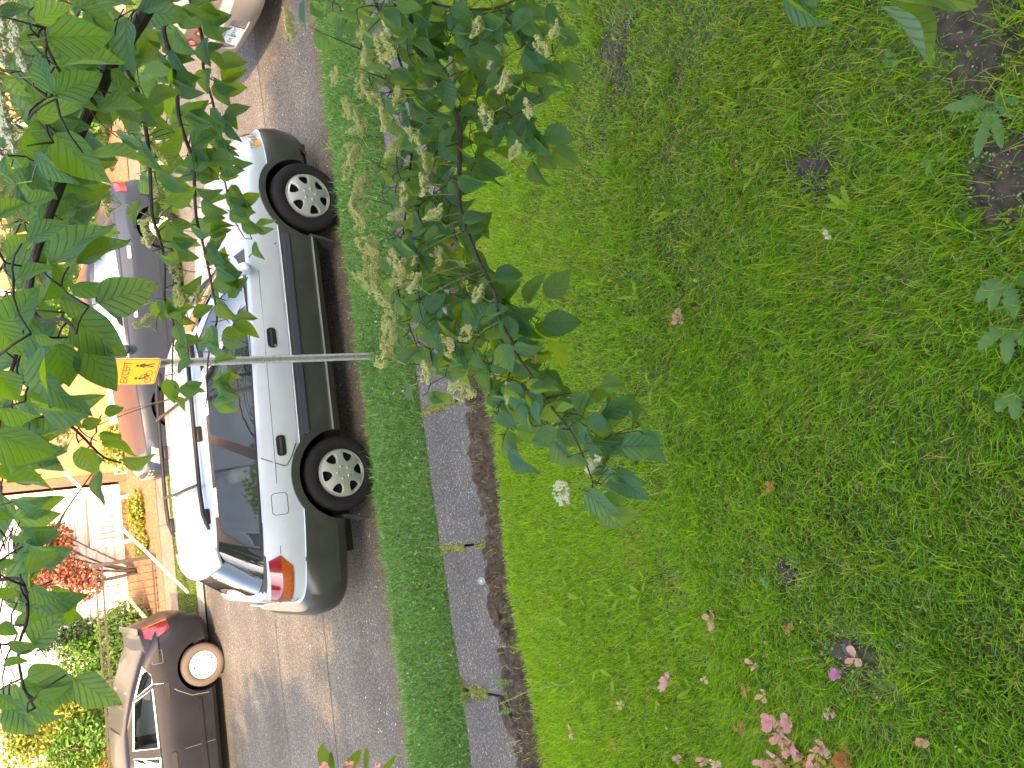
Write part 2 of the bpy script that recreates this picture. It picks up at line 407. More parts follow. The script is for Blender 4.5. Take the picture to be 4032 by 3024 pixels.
# lawn: 0 bright, 1 mid, 2 dark, 3 yellow-green, 4 straw, 5 blue-green
LC = [(.285, .47, .018), (.205, .385, .018), (.105, .235, .015), (.38, .50, .016), (.44, .38, .15), (.25, .40, .12)]
bare_spots = [(on_lawn(1840, 1425), .10, .15), (on_lawn(1760, 360), .11, .13), (on_lawn(2110, 60), .28, .18), (on_lawn(2160, 420), .12, .12), (on_lawn(1330, 110), .20, .2), (on_lawn(2180, 330), .12, .12), (on_lawn(1700, 1240), .06, .08)]
def lawn_keep(x, y):
    k = .45+.75*vnoise(x, y, 3.3, 21)+.25*(vnoise(x, y, 11, 22)-.5)
    for p, a, b in bare_spots: k = k*(1-.93*np.exp(-(((x-p.x)/a)**2+((y-p.y)/b)**2)**1.5))
    far = np.clip((y+4.2)/1.5, 0, 1); k = k+far*.35
    k = k*(1-.75*np.clip((x+.15)/.8, 0, 1)*np.clip(vnoise(x, y, 2.6, 24)*1.9-.55, 0, 1)*(1-.6*far))   # thin mossy turf under the dogwood
    return np.clip(k, .02, 1)
def lawn_col(x, y, n):
    far = np.clip((y+5.2)/2.6, 0, 1)          # brighter, yellower blades towards the path, darker mix towards the terrace
    a = vnoise(x, y, 1.6, 31); b = vnoise(x, y, 5, 32); r = RNG.random(n)
    w = np.stack([.16+.34*far+.25*(a-.5), .30-.02*far+0*a, .17-.12*far+.2*(b-.5), .04+.30*far*a+.10*np.maximum(a-.55, 0), .05+.05*(1-b), .05+0*a], 1)
    w[:, 4] += .10*np.clip((x+.1)/.8, 0, 1); w = np.clip(w, .01, 1); w /= w.sum(1, keepdims=True)
    return (r[:, None] > np.cumsum(w, 1)).sum(1).clip(0, 5)
flow = lambda P: 2.6*vnoise(P[:, 0], P[:, 1], 1.1, 41)*2+.6
P = scatter(-3.2, 1.9, -6.6, -4.2, 25000, lawn_keep)
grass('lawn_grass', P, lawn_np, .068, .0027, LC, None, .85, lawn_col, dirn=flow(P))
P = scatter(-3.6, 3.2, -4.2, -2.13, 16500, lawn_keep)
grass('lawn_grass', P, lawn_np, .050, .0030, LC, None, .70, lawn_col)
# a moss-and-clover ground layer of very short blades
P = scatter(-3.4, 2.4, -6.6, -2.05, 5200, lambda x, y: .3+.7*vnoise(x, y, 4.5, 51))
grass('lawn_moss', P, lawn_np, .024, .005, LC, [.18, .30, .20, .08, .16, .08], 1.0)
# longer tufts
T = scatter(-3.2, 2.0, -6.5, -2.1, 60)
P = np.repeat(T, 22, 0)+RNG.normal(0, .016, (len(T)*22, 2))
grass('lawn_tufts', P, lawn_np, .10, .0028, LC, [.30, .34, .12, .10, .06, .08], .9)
# turf hanging over the cut soil edge
P = scatter(-4, 5, -2.20, -2.09, 5200)
P[:, 1] += .09*(vnoise(P[:, 0], P[:, 0]*0, 3, 61)-.5)
grass('lawn_fringe', P, lambda x, y: np.maximum(lawn_np(x, y), .12), .05, .0034, LC, [.36, .16, .06, .18, .20, .04], .8)
P = scatter(-4, 5, -2.1, -1.78, 260)
grass('soil_weeds', P, lambda x, y: .12+.3*np.clip(-1.75-y, 0, .4), .07, .003, LC, [.2, .1, .06, .1, .5, .04], .9)
# verge grass: lusher, bluer, clover-like
VC = [(.115, .27, .080), (.075, .19, .052), (.16, .33, .10), (.22, .37, .06), (.30, .40, .26), (.34, .31, .15)]
def strip_np(x, y):
    t = np.clip((y+1.12)/1.0, 0, 1)
    return .035+.085*np.sin(np.pi*t)**.6+.012*np.sin(5*x)*np.sin(7*y)
P = scatter(-3.8, 7, -1.14, -.10, 14500, lambda x, y: .55+.6*vnoise(x, y, 4, 71))
P[:, 1] += .10*(vnoise(P[:, 0], P[:, 0]*0, 3.3, 72)-.5)+.05*(vnoise(P[:, 0], P[:, 0]*0, 11, 73)-.5)
grass('verge_grass', P, strip_np, .085, .0042, VC, [.30, .27, .20, .13, .05, .05], .85)
T = scatter(-3.6, 6, -.34, -.05, 60)
P = np.repeat(T, 16, 0)+RNG.normal(0, .02, (len(T)*16, 2))
grass('verge_tufts', P, strip_np, .13, .0045, VC, [.25, .22, .2, .23, .05, .05], .8)
# clover leaflets
P = scatter(-3.8, 6, -1.12, -.14, 1500)
def leaflets(name, P, zf, s, cols, weights, zr):
    n = len(P); z = zf(P[:, 0], P[:, 1])+RNG.uniform(*zr, n)
    a = RNG.random(n)*6.283; t = RNG.normal(0, .45, (n, 2)); S = s*(.6+.8*RNG.random(n))
    U = np.stack([np.cos(a), np.sin(a), t[:, 0]], 1); W = np.stack([-np.sin(a), np.cos(a), t[:, 1]], 1)
    c = np.stack([P[:, 0], P[:, 1], z], 1)
    V = np.stack([c-U*S[:, None], c+W*S[:, None]*.7, c+U*S[:, None], c-W*S[:, None]*.7], 1)
    F = (np.arange(n)*4)[:, None]+np.array([[0, 1, 2, 3]])
    C = np.array(cols)[RNG.choice(len(cols), n, p=weights)]*(.7+.6*RNG.random((n, 1))); C = np.repeat(np.concatenate([C, np.ones((n, 1))], 1)[:, None], 4, 1)
    o = npmesh(name, V.reshape(-1, 3), F, M_grass, attrs={'col': C.reshape(-1, 4)}); o['kind'] = 'stuff'; return o
leaflets('verge_clover', P, strip_np, .010, VC, [.30, .25, .23, .10, .10, .02], (.01, .05))
P = scatter(-3.4, 2.2, -6.5, -2.1, 130)
leaflets('lawn_clover', P, lawn_np, .007, LC, [.25, .25, .1, .15, .1, .15], (.005, .03))
P = scatter(-3.4, 2.2, -6.5, -2.1, 120)
leaflets('lawn_chaff', P, lawn_np, .004, [(.5, .44, .3), (.36, .27, .15)], [.5, .5], (.002, .03))
for p, a, b in bare_spots:
    V = [(p.x, p.y, lawn_z(p.x, p.y)+.004)]; N_ = 40; ph = random.uniform(0, 6)
    for k in range(1, 4):
        for j in range(N_):
            w = 2*math.pi*j/N_; q = k/3*(.78+.22*math.sin(3*w+ph)+.12*math.sin(7*w+2*ph)+.08*math.sin(13*w)); x, y = p.x+a*.85*q*math.cos(w), p.y+b*.85*q*math.sin(w)
            V.append((x, y, lawn_z(x, y)+(.004 if k < 3 else -.012)+.004*math.sin(60*x)*math.sin(50*y)))
    F = [(0, 1+j, 1+(j+1) % N_) for j in range(N_)]+[(1+(k-1)*N_+j, 1+k*N_+j, 1+k*N_+(j+1) % N_, 1+(k-1)*N_+(j+1) % N_) for k in (1, 2) for j in range(N_)]
    tag(mk('bare_soil_patch', V, F, M_soil, None, True), kind='structure')
    n = 110; Q = np.stack([RNG.normal(p.x, a*.6, n), RNG.normal(p.y, b*.6, n)], 1)
    leaflets('pale_grit', Q, lawn_np, .0035, [(.6, .55, .42), (.4, .34, .24)], [.5, .5], (.0, .006))
# moss and weeds in the slab joints
for x in JOINTS:
    n = 1500
    P = np.stack([RNG.normal(x, .020, n)+.012*(vnoise(RNG.random(n)*9, RNG.random(n), 3, 83)-.5), RNG.uniform(-1.82, -1.13, n)], 1); P = P[vnoise(P[:, 0]*0+x*7, P[:, 1], 9, 81) > .32]
    grass('joint_moss', P, lambda x, y: .103+0*x, .026, .007, [(.34, .36, .10), (.20, .26, .05), (.42, .36, .16)], [.5, .3, .2], .9)
n = 160; P = np.stack([RNG.normal(JOINTS[4]-.02, .05, n), RNG.normal(-1.17, .04, n)], 1)
grass('joint_moss', P, lambda x, y: .10+0*x, .06, .006, [(.20, .24, .06), (.12, .2, .03)], [.5, .5], .9)
# far verge, sunlit
P = scatter(-9, 11, 6.31, 7.47, 1500)
grass('far_grass', P, lambda x, y: .018+0*x, .055, .012, [(.10, .20, .03), (.07, .16, .03), (.15, .22, .04)], [.4, .35, .25], .6)
P = scatter(-9, 9, -2.1, -2.0, 10)
# ================================================================ CARS
M_glass = None
def glass_mat(name, tint, refl=.12):
    m, n, l, b = mat(name)
    tr = n.new('ShaderNodeBsdfTransparent'); tr.inputs[0].default_value = (*tint, 1)
    gl = n.new('ShaderNodeBsdfGlossy'); gl.inputs['Roughness'].default_value = .015
    fr = n.new('ShaderNodeLayerWeight'); fr.inputs[0].default_value = .5
    pw = n.new('ShaderNodeMath'); pw.operation = 'POWER'; pw.inputs[1].default_value = 4; l.new(fr.outputs['Facing'], pw.inputs[0])
    ma = n.new('ShaderNodeMath'); ma.operation = 'MULTIPLY_ADD'; ma.inputs[1].default_value = .8; ma.inputs[2].default_value = refl; l.new(pw.outputs[0], ma.inputs[0])
    mx = n.new('ShaderNodeMixShader'); l.new(ma.outputs[0], mx.inputs[0]); l.new(tr.outputs[0], mx.inputs[1]); l.new(gl.outputs[0], mx.inputs[2])
    l.new(mx.outputs[0], n['Material Output'].inputs['Surface']); return m
M_glass = glass_mat('car_glass', (.55, .61, .60), .24)
M_glass_dark = simple('dark_glass', (.012, .014, .015), .02, spec=1.0, coat=1, coat_rough=.01)
M_silver = simple('silver_paint', (.38, .43, .50), .34, .35, coat=.7, noise=.05, nscale=7)
M_cladding = simple('grey_green_cladding', (.030, .033, .030), .38, .2, noise=.25, nscale=5, coat=.3, coat_rough=.2)
M_beige = simple('beige_silver_paint', (.30, .29, .265), .33, .4, coat=.8)
M_black = simple('black_blue_paint', (.010, .011, .016), .45, 0, coat=.18, spec=.2, noise=.3, nscale=3)
M_blue = simple('slate_blue_paint', (.018, .026, .042), .4, .1, coat=.4, spec=.3)
M_plastic = simple('black_plastic', (.022, .022, .024), .5)
M_trim = simple('dark_trim', (.010, .010, .012), .5, spec=.25)
M_mold = simple('blue_black_moulding', (.030, .034, .048), .25, coat=.4)
M_tyre = simple('tyre_rubber', (.009, .009, .010), .8, noise=.25, nscale=30, bump=.2, spec=.15)
M_tyre_sunlit = simple('dusty_tyre_rubber', (.075, .06, .048), .85)  # brown of the sunlit tyre put into the rubber colour
M_alloy = simple('alloy_rim', (.50, .51, .52), .34, .75, coat=.3)
M_whitecap = simple('white_hubcap', (.70, .70, .69), .4, .2)
M_steel = simple('bare_steel', (.45, .46, .47), .4, .9)
M_well = simple('wheel_well', (.010, .010, .010), .95)
M_red = simple('red_lens', (.15, .004, .008), .12, coat=1, noise=.3, nscale=40)
M_amber = simple('amber_lens', (.20, .042, .005), .12, coat=1, noise=.35, nscale=40)
M_lens = simple('clear_lens', (.42, .43, .42), .10, .6, coat=1, noise=.4, nscale=25)
M_orange = simple('orange_indicator', (.85, .28, .01), .2, coat=1)
M_seat = simple('grey_seat_cloth', (.16, .16, .165), .9, noise=.2, nscale=60)
M_inside = simple('cabin_interior', (.035, .035, .037), .8)
M_seam = simple('panel_gap', (.06, .065, .07), .6)
M_headlining = simple('pale_headlining', (.55, .53, .48), .9)

def lerp_tab(tab, z): return float(np.interp(z, [t[0] for t in tab], [t[1] for t in tab]))
class Car:
    def __init__(s, root, P): s.root = root; s.P = P
    # plan outline: th 0 = nose centre, pi = tail centre
    def out(s, part, th, z, off=0):
        P = s.P[part]; xr, xf, W = lerp_tab(P['xr'], z)-off, lerp_tab(P['xf'], z)+off, lerp_tab(P['W'], z)+off
        c, sn = math.cos(th), abs(math.sin(th)); n = P['nf'] if c > 0 else P['nr']; xm = .5*(xr+xf)
        return xm+math.copysign(abs(c)**(2/n), c)*(xf-xm), W*sn**(2/n)
    def half(s, part, x, z):
        P = s.P[part]; xr, xf, W = lerp_tab(P['xr'], z), lerp_tab(P['xf'], z), lerp_tab(P['W'], z); xm = .5*(xr+xf)
        q = min(abs((x-xm)/(xf-xm)), .9999); n = P['nf'] if x > xm else P['nr']
        return W*(1-q**n)**(1/n)
    def theta(s, part, x, z):
        lo, hi = 0, math.pi
        for _ in range(40):
            m = (lo+hi)/2
            if s.out(part, m, z)[0] > x: lo = m
            else: hi = m
        return lo
    def rings(s, part, rows, N, top, M=6, off=0, bottom=True):
        """rows: list of (zfun(x), extra offset). returns closed bmesh; top: crown height or function"""
        bm = bmesh.new(); ths = [math.pi*i/N for i in range(N+1)]
        # finer sampling near the corners comes from the superellipse itself
        G = []
        for zf, eo in rows:
            ring = []
            for th in ths:
                z = zf(s.out(part, th, zf(1.0), off+eo)[0]); x, y = s.out(part, th, z, off+eo); z = zf(x); x, y = s.out(part, th, z, off+eo)
                ring.append((x, y, z))
            G.append(ring)
        VR = [[bm.verts.new((x, -y, z)) for x, y, z in r] for r in G]
        VL = [[bm.verts.new((x, y, z)) for x, y, z in r] for r in G]
        for j in range(len(rows)-1):
            for i in range(N):
                bm.faces.new((VR[j][i], VR[j+1][i], VR[j+1][i+1], VR[j][i+1])).material_index = 0
                bm.faces.new((VL[j][i], VL[j][i+1], VL[j+1][i+1], VL[j+1][i])).material_index = 0
        def cap(jr, crown, flip):
            prev = None
            for i in range(N+1):
                a, b = VR[jr][i].co, VL[jr][i].co; row = [VR[jr][i]]
                for k in range(1, M):
                    u = k/M; p = a.lerp(b, u); p.z += (crown(p.x) if callable(crown) else crown)*(1-(2*u-1)**2)*min(1, abs(b.y)/.3)
                    row.append(bm.verts.new(p))
                row.append(VL[jr][i])
                if prev:
                    for k in range(M):
                        q = (prev[k], prev[k+1], row[k+1], row[k]); bm.faces.new(q if not flip else q[::-1]).material_index = 1
                prev = row
        cap(-1, top, False); cap(0, 0, True)
        bmesh.ops.remove_doubles(bm, verts=bm.verts, dist=1e-5)
        bmesh.ops.dissolve_degenerate(bm, edges=bm.edges, dist=1e-6)
        bmesh.ops.recalc_face_normals(bm, faces=bm.faces)
        return bm
    def patch(s, name, part, poly, off, m, side=-1, parent=None, thick=.006, dx=.12, dz=.07, smooth=True):
        """a panel with the outline poly (x, z) laid on the car's side"""
        bm = bmesh.new(); f = bm.faces.new([bm.verts.new((x, 0, z)) for x, z in poly])
        xs = [p[0] for p in poly]; zs = [p[1] for p in poly]
        x = min(xs)+dx
        while x < max(xs)-.01: bmesh.ops.bisect_plane(bm, geom=bm.verts[:]+bm.edges[:]+bm.faces[:], plane_co=(x, 0, 0), plane_no=(1, 0, 0)); x += dx
        z = min(zs)+dz
        while z < max(zs)-.01: bmesh.ops.bisect_plane(bm, geom=bm.verts[:]+bm.edges[:]+bm.faces[:], plane_co=(0, 0, z), plane_no=(0, 0, 1)); z += dz
        for v in bm.verts: v.co.y = side*(s.half(part, v.co.x, v.co.z)+off)
        if thick > 0:
            r = bmesh.ops.extrude_face_region(bm, geom=bm.faces[:])
            for v in [g for g in r['geom'] if isinstance(g, bmesh.types.BMVert)]: v.co.y -= side*thick
        bmesh.ops.recalc_face_normals(bm, faces=bm.faces)
        return mkbm(name, bm, m, parent or s.root, 40 if smooth else None)
    def strip(s, name, part, line, w, off, m, side=-1, parent=None, closed=False, thick=.006):
        """a thin ribbon along a polyline (x, z) on the side"""
        pts = [Vector((a, b)) for a, b in line]; V = []; F = []; n = len(pts)
        for i, p in enumerate(pts):
            a = pts[(i-1) % n] if closed or i else p; b = pts[(i+1) % n] if closed or i < n-1 else p
            t = (b-a).normalized(); q = Vector((-t.y, t.x))*w/2
            for c in (p+q, p-q):
                y = s.half(part, c.x, c.y); V += [(c.x, side*(y+off), c.y), (c.x, side*(y+off-thick), c.y)]
        for i in range(n if closed else n-1):
            a, b = 4*i, 4*((i+1) % n)
            F += [(a, b, b+2, a+2), (a+1, a+3, b+3, b+1), (a, a+1, b+1, b), (a+2, b+2, b+3, a+3)]
        return mk(name, V, F, m, parent or s.root, 40)
    def band(s, name, part, t0, t1, zlo, zhi, off, m, side=-1, parent=None, N=16, J=6, thick=.008):
        """a panel that wraps round the outline from angle t0 to t1; zlo, zhi numbers or functions of 0..1"""
        zl = zlo if callable(zlo) else (lambda u: zlo); zh = zhi if callable(zhi) else (lambda u: zhi)
        V = []; F = []
        for layer in (0, 1):
            for i in range(N+1):
                u = i/N; th = t0+(t1-t0)*u; sd = side if th <= math.pi else -side
                tt = th if th <= math.pi else 2*math.pi-th
                if tt < 0: tt = -tt; sd = -side
                for j in range(J+1):
                    z = zl(u)+(zh(u)-zl(u))*j/J; x, y = s.out(part, tt, z, off-layer*thick); V.append((x, sd*y, z))
        w = J+1; L = (N+1)*w
        for i in range(N):
            for j in range(J):
                a = i*w+j; F += [(a, a+1, a+w+1, a+w), (L+a, L+a+w, L+a+w+1, L+a+1)]
        for i in range(N): a = i*w; F += [(a, a+w, L+a+w, L+a), (a+J, L+a+J, L+a+w+J, a+w+J)]
        for j in range(J): F += [(j, L+j, L+j+1, j+1), (N*w+j, N*w+j+1, L+N*w+j+1, L+N*w+j)]
        bm = bmesh.new(); vs = [bm.verts.new(v) for v in V]
        for f in F:
            try: bm.faces.new([vs[k] for k in f])
            except ValueError: pass
        bmesh.ops.remove_doubles(bm, verts=bm.verts, dist=1e-6); bmesh.ops.recalc_face_normals(bm, faces=bm.faces)
        return mkbm(name, bm, m, parent or s.root, 40)
def prism(poly, a, b, axis='y'):
    n = len(poly); V = [((p, a, q) if axis == 'y' else (a, p, q)) for p, q in poly]+[((p, b, q) if axis == 'y' else (b, p, q)) for p, q in poly]
    F = [tuple(range(n)), tuple(range(2*n-1, n-1, -1))]+[(i, n+i, n+(i+1) % n, (i+1) % n) for i in range(n)]
    bm = bmesh.new(); vs = [bm.verts.new(v) for v in V]
    for f in F: bm.faces.new([vs[k] for k in f])
    bmesh.ops.recalc_face_normals(bm, faces=bm.faces)
    return mkbm('cutter', bm, M_plastic)
def cyl_y(x, z, r, a, b, seg=40):
    return prism([(x+r*math.cos(2*math.pi*k/seg), z+r*math.sin(2*math.pi*k/seg)) for k in range(seg)], a, b)

def split(ob, sel, name, m, parent):
    """move the faces for which sel(face) holds into a mesh of their own"""
    bm = bmesh.new(); bm.from_mesh(ob.data); keep = bm.copy()
    fs = [f for f in bm.faces if not sel(f)]; bmesh.ops.delete(bm, geom=fs, context='FACES')
    bm2 = keep; bmesh.ops.delete(bm2, geom=[f for f in bm2.faces if sel(f)], context='FACES')
    mats = list(ob.data.materials)
    bm2.to_mesh(ob.data); bm2.free()
    for f in bm.faces: f.material_index = 0
    me = bpy.data.meshes.new(name); bm.to_mesh(me); bm.free()
    if not len(me.polygons): bpy.data.meshes.remove(me); return None
    return link(name, me, m, parent, 32)

def alloy_rim(r):
    """dished six-hole alloy wheel, outer face towards -y"""
    prof = [(.0, -.050), (.055, -.052), (.10, -.046), (.16, -.034), (r*.93, -.018), (r*.965, -.020), (r, -.004), (r, .03), (r*.93, .03), (r*.92, .006), (.15, -.012), (.09, -.022), (0, -.024)]
    V, F = lathe_geo(prof, 72); bm = bmesh.new(); vs = [bm.verts.new(v) for v in V]
    for f in F:
        try: bm.faces.new([vs[k] for k in f])
        except ValueError: pass
    bmesh.ops.remove_doubles(bm, verts=bm.verts, dist=1e-5); bmesh.ops.dissolve_degenerate(bm, edges=bm.edges, dist=1e-6); bmesh.ops.recalc_face_normals(bm, faces=bm.faces)
    ob = mkbm('rim', bm, M_alloy); cs = []
    for k in range(6):
        a = 2*math.pi*k/6+.26; c, s_ = math.cos(a), math.sin(a); poly = []
        for (u, w) in [(.108, .012), (.104, .0), (.108, -.012), (.125, -.030), (.150, -.043), (.172, -.047), (.182, -.041), (.186, -.02), (.187, 0), (.186, .02), (.182, .041), (.172, .047), (.150, .043), (.125, .030)]:
            poly.append((u*c-w*s_, u*s_+w*c))
        cs.append(prism(poly, -.2, .2))
    boolean(ob, cs)
    bm = bmesh.new(); bm.from_mesh(ob.data)
    bmesh.ops.bevel(bm, geom=[e for e in bm.edges if len(e.link_faces) == 2 and e.calc_face_angle(0) > R(50) and .1 < math.hypot(e.verts[0].co.x, e.verts[0].co.z) < .19 and max(v.co.y for v in e.verts) < -.01], offset=.006, segments=2, affect='EDGES')
    bm.to_mesh(ob.data); bm.free(); ob.data.shade_smooth(); ob.data.set_sharp_from_angle(angle=R(35))
    if not ob.data.materials: ob.data.materials.append(M_alloy)
    me = ob.data; bpy.data.objects.remove(ob); return me
def hubcap(r):
    prof = [(0, -.030), (.05, -.030), (.06, -.024), (r*.6, -.022), (r*.95, -.012), (r, -.002), (r, .02), (r*.9, .02), (r*.6, -.005), (0, -.008)]
    V, F = lathe_geo(prof, 48); bm = bmesh.new(); vs = [bm.verts.new(v) for v in V]
    for f in F:
        try: bm.faces.new([vs[k] for k in f])
        except ValueError: pass
    bmesh.ops.remove_doubles(bm, verts=bm.verts, dist=1e-5); bmesh.ops.dissolve_degenerate(bm, edges=bm.edges, dist=1e-6); bmesh.ops.recalc_face_normals(bm, faces=bm.faces)
    ob = mkbm('rim', bm, M_whitecap); cs = []
    for k in range(7):
        a = 2*math.pi*k/7; c, s_ = math.cos(a), math.sin(a)
        cs.append(prism([(u*c-w*s_, u*s_+w*c) for u, w in [(r*.60, 0), (r*.68, -.016), (r*.76, -.018), (r*.76, .018), (r*.68, .016)]], -.2, .2))
    boolean(ob, cs); ob.data.shade_smooth(); ob.data.set_sharp_from_angle(angle=R(35)); me = ob.data; bpy.data.objects.remove(ob); return me
def tyre_mesh(r, rr, w, m):
    h = w/2
    prof = [(rr*.96, h*.85), (rr*.97, .012), (rr*1.0, .002), (rr+(r-rr)*.12, -.010), (rr+(r-rr)*.35, -.016), (rr+(r-rr)*.6, -.014), (rr+(r-rr)*.82, -.004), (r*.985, .012), (r*.998, .03), (r, h*.7), (r, h), (r, w-h*.7), (r*.985, w-.012), (rr+(r-rr)*.4, w), (rr*.96, w*.9), (rr*.96, h*.85)]
    V, F = lathe_geo(prof, 64); me = bpy.data.meshes.new('wheel'); me.from_pydata(V, [], F); me.materials.append(m)
    bm = bmesh.new(); bm.from_mesh(me); bmesh.ops.remove_doubles(bm, verts=bm.verts, dist=1e-5); bmesh.ops.recalc_face_normals(bm, faces=bm.faces); bm.to_mesh(me); bm.free()
    me.shade_smooth(); me.set_sharp_from_angle(angle=R(40)); return me
def disc_mesh(r, y0, y1, m, seg=24):
    V, F = lathe_geo([(0, y0), (r, y0), (r, y1), (0, y1)], seg); me = bpy.data.meshes.new('disc'); me.from_pydata(V, [], F); me.materials.append(m); return me
NUT = disc_mesh(.0115, -.012, .012, M_steel, 8)
def wheels(root, xs, W, r, rim_r, tm, rim, nuts=True, nut_y=-.052, capr=None):
    tw = .20
    brake = disc_mesh(rim_r*.9, .055, .075, M_well, 24)
    for x in xs:
        for sd in (-1, 1):
            wh = link('wheel', tm, None, root); wh.location = (x, sd*W, r); a = random.uniform(0, 6)
            wh.rotation_euler = (0, a, 0 if sd < 0 else math.pi)
            o = link('rim', rim, None, wh); o = link('brake_disc', brake, None, wh)
            if nuts:
                for k in range(5):
                    w = 2*math.pi*k/5; o = link('lug_nut', NUT, None, wh); o.location = (.058*math.cos(w), nut_y, .058*math.sin(w))

def build_car(root, P, m, arches, archr, wheel_W, windows, zclad=None, deck_cut=None):
    """body, cabin and glass from tables; returns Car"""
    c = Car(root, P); zb, zs = P['zb'], P['zs']
    mid = lambda t, lo, hi: (lambda x: lo(x)+(hi(x)-lo(x))*t)
    if zclad:
        rows = [(zb, -.03), (mid(.12, zb, zclad), 0), (mid(.3, zb, zclad), .008), (mid(.6, zb, zclad), .012), (mid(.9, zb, zclad), .012), (lambda x: zclad(x)-.004, .008), (lambda x: zclad(x)+.001, 0)]
        rows += [(mid(t, zclad, zs), 0) for t in (.2, .4, .55, .7, .85, .95, 1)]
    else:
        rows = [(zb, -.03)]+[(mid(t, zb, zs), 0) for t in (.08, .2, .35, .5, .62, .74, .85, .94, 1)]
    rows.append((lambda x: zs(x)+.010, -.02)); rows.append((lambda x: zs(x)+.012, -.05))
    bm = c.rings('body', rows, 76, P['crown'])
    body = mkbm('body', bm, [m, m]); body.parent = root
    Wm = max(w for _, w in P['body']['W'])
    cut = []
    for ax in arches:
        for sd in (-1, 1):
            k = cyl_y(ax, P['axle_z'], archr, sd*(Wm-.36), sd*(Wm+.2)); k.parent = root; cut.append(k)
    boolean(body, cut)
    cabx = (lerp_tab(P['cab']['xr'], P['cab_z0']+.05)+.05, lerp_tab(P['cab']['xf'], P['cab_z0']+.05)-.1)
    if zclad:
        split(body, lambda f: f.calc_center_median().z < zclad(f.calc_center_median().x)-.002 and not (abs(f.normal.z) < .5 and abs(f.calc_center_median().y) < Wm-.3 and False), 'lower_cladding', M_cladding, root)
    well = lambda f: any(math.hypot(f.calc_center_median().x-a, f.calc_center_median().z-P['axle_z']) < archr+.004 for a in arches) and abs(f.calc_center_median().y) < Wm-.02 and abs(f.calc_center_median().y) > .2
    for o in list(root.children):
        if o.name.split('.')[0] in ('body', 'lower_cladding'):
            for a in arches:
                for sd in (-1, 1): split(o, lambda f: well(f) and abs(f.calc_center_median().x-a) < .8 and f.calc_center_median().y*sd > 0, 'wheel_well', M_well, root)
    split(body, lambda f: f.normal.z > .6 and cabx[0] < f.calc_center_median().x < cabx[1] and abs(f.calc_center_median().y) < lerp_tab(P['cab']['W'], P['cab_z0']+.06)-.03, 'cabin_floor', M_inside, root)
    body.data.shade_smooth(); body.data.set_sharp_from_angle(angle=R(32))
    # cabin
    zt = P['roof_z']; z0 = P['cab_z0']
    zr = [z0, z0+.04]+list(np.linspace(z0+.1, zt-.03, 7))+[zt, zt+.018, zt+.032, zt+.042]
    offs = [0]*(len(zr)-4)+[0, -.018, -.045, -.09]
    bm = c.rings('cab', [((lambda zz: (lambda x: zz))(z), o) for z, o in zip(zr, offs)], 60, P['roof_crown'], M=8)
    cab = mkbm('roof', bm, [P['pillar_mat'], m]); cab.parent = root
    zi = [z0-.05, z0+.06]+list(np.linspace(z0+.12, zt-.05, 5))+[zt-.025]
    bmi = c.rings('cab', [((lambda zz: (lambda x: zz))(z), -.035) for z in zi], 40, P['roof_crown']*.9, M=6)
    inner = mkbm('cutter', bmi, [M_inside, M_headlining]); inner.parent = root
    cuts = [inner]
    for w in windows:
        k = prism(w, -1.5, 1.5); k.parent = root; cuts.append(k)
    for a, b, poly in P.get('endcuts', []):
        k = prism(poly, a, b, 'x'); k.parent = root; cuts.append(k)
    boolean(cab, cuts)
    split(cab, lambda f: f.calc_center_median().z < P['paint_z'] and not (P.get('apillar') and P['apillar'](f.calc_center_median())), 'pillar', P['pillar_mat'], root)
    for o in (cab,):
        o.data.materials.clear(); o.data.materials.append(m)
        for p in o.data.polygons: p.material_index = 0
        o.data.shade_smooth(); o.data.set_sharp_from_angle(angle=R(32))
    return c

def seats(root, xs, y, z, m=M_seat, w=.48, h=.42):
    for x in xs:
        for sd in (-1, 1):
            bm = bmesh.new(); boxbm(bm, (x-.05, sd*y, z+h/2-.05), (.13, w, h+.1), Matrix.Rotation(R(-14), 3, 'Y'), .05)
            st = mkbm('seat', bm, m, root, 60)
            box('headrest', (x-.14, sd*y, z+h+.10), (.09, .25, .16), m, st, .035, Matrix.Rotation(R(-14), 3, 'Y'), 60)
def tabf(*pts): return lambda x: float(np.interp(x, [p[0] for p in pts], [p[1] for p in pts]))
def arcpoly(cx, cz, r0, r1, a0, a1, n=18):
    A = [R(a0+(a1-a0)*i/n) for i in range(n+1)]
    return [(cx+r1*math.cos(a), cz+r1*math.sin(a)) for a in A]+[(cx+r0*math.cos(a), cz+r0*math.sin(a)) for a in reversed(A)]
def rrect(x0, x1, z0, z1, r, n=4):
    out = []
    for cx, cz, a in ((x1-r, z1-r, 0), (x0+r, z1-r, 90), (x0+r, z0+r, 180), (x1-r, z0+r, 270)):
        out += [(cx+r*math.cos(R(a+90*k/n)), cz+r*math.sin(R(a+90*k/n))) for k in range(n+1)]
    return out
def text_mesh(name, body, size, m, parent, M, ext=.0008, align='CENTER'):
    cu = bpy.data.curves.new(name, 'FONT'); cu.body = body; cu.size = size; cu.align_x = align; cu.align_y = 'CENTER'; cu.extrude = ext; cu.resolution_u = 3
    o = bpy.data.objects.new(name, cu); COL.objects.link(o); dg = bpy.context.evaluated_depsgraph_get(); dg.update()
    me = bpy.data.meshes.new_from_object(o.evaluated_get(dg)); bpy.data.objects.remove(o)
    me.materials.clear(); me.materials.append(m)
    q = bpy.data.objects.new(name, me); COL.objects.link(q); q.parent = parent; q.matrix_basis = M; return q

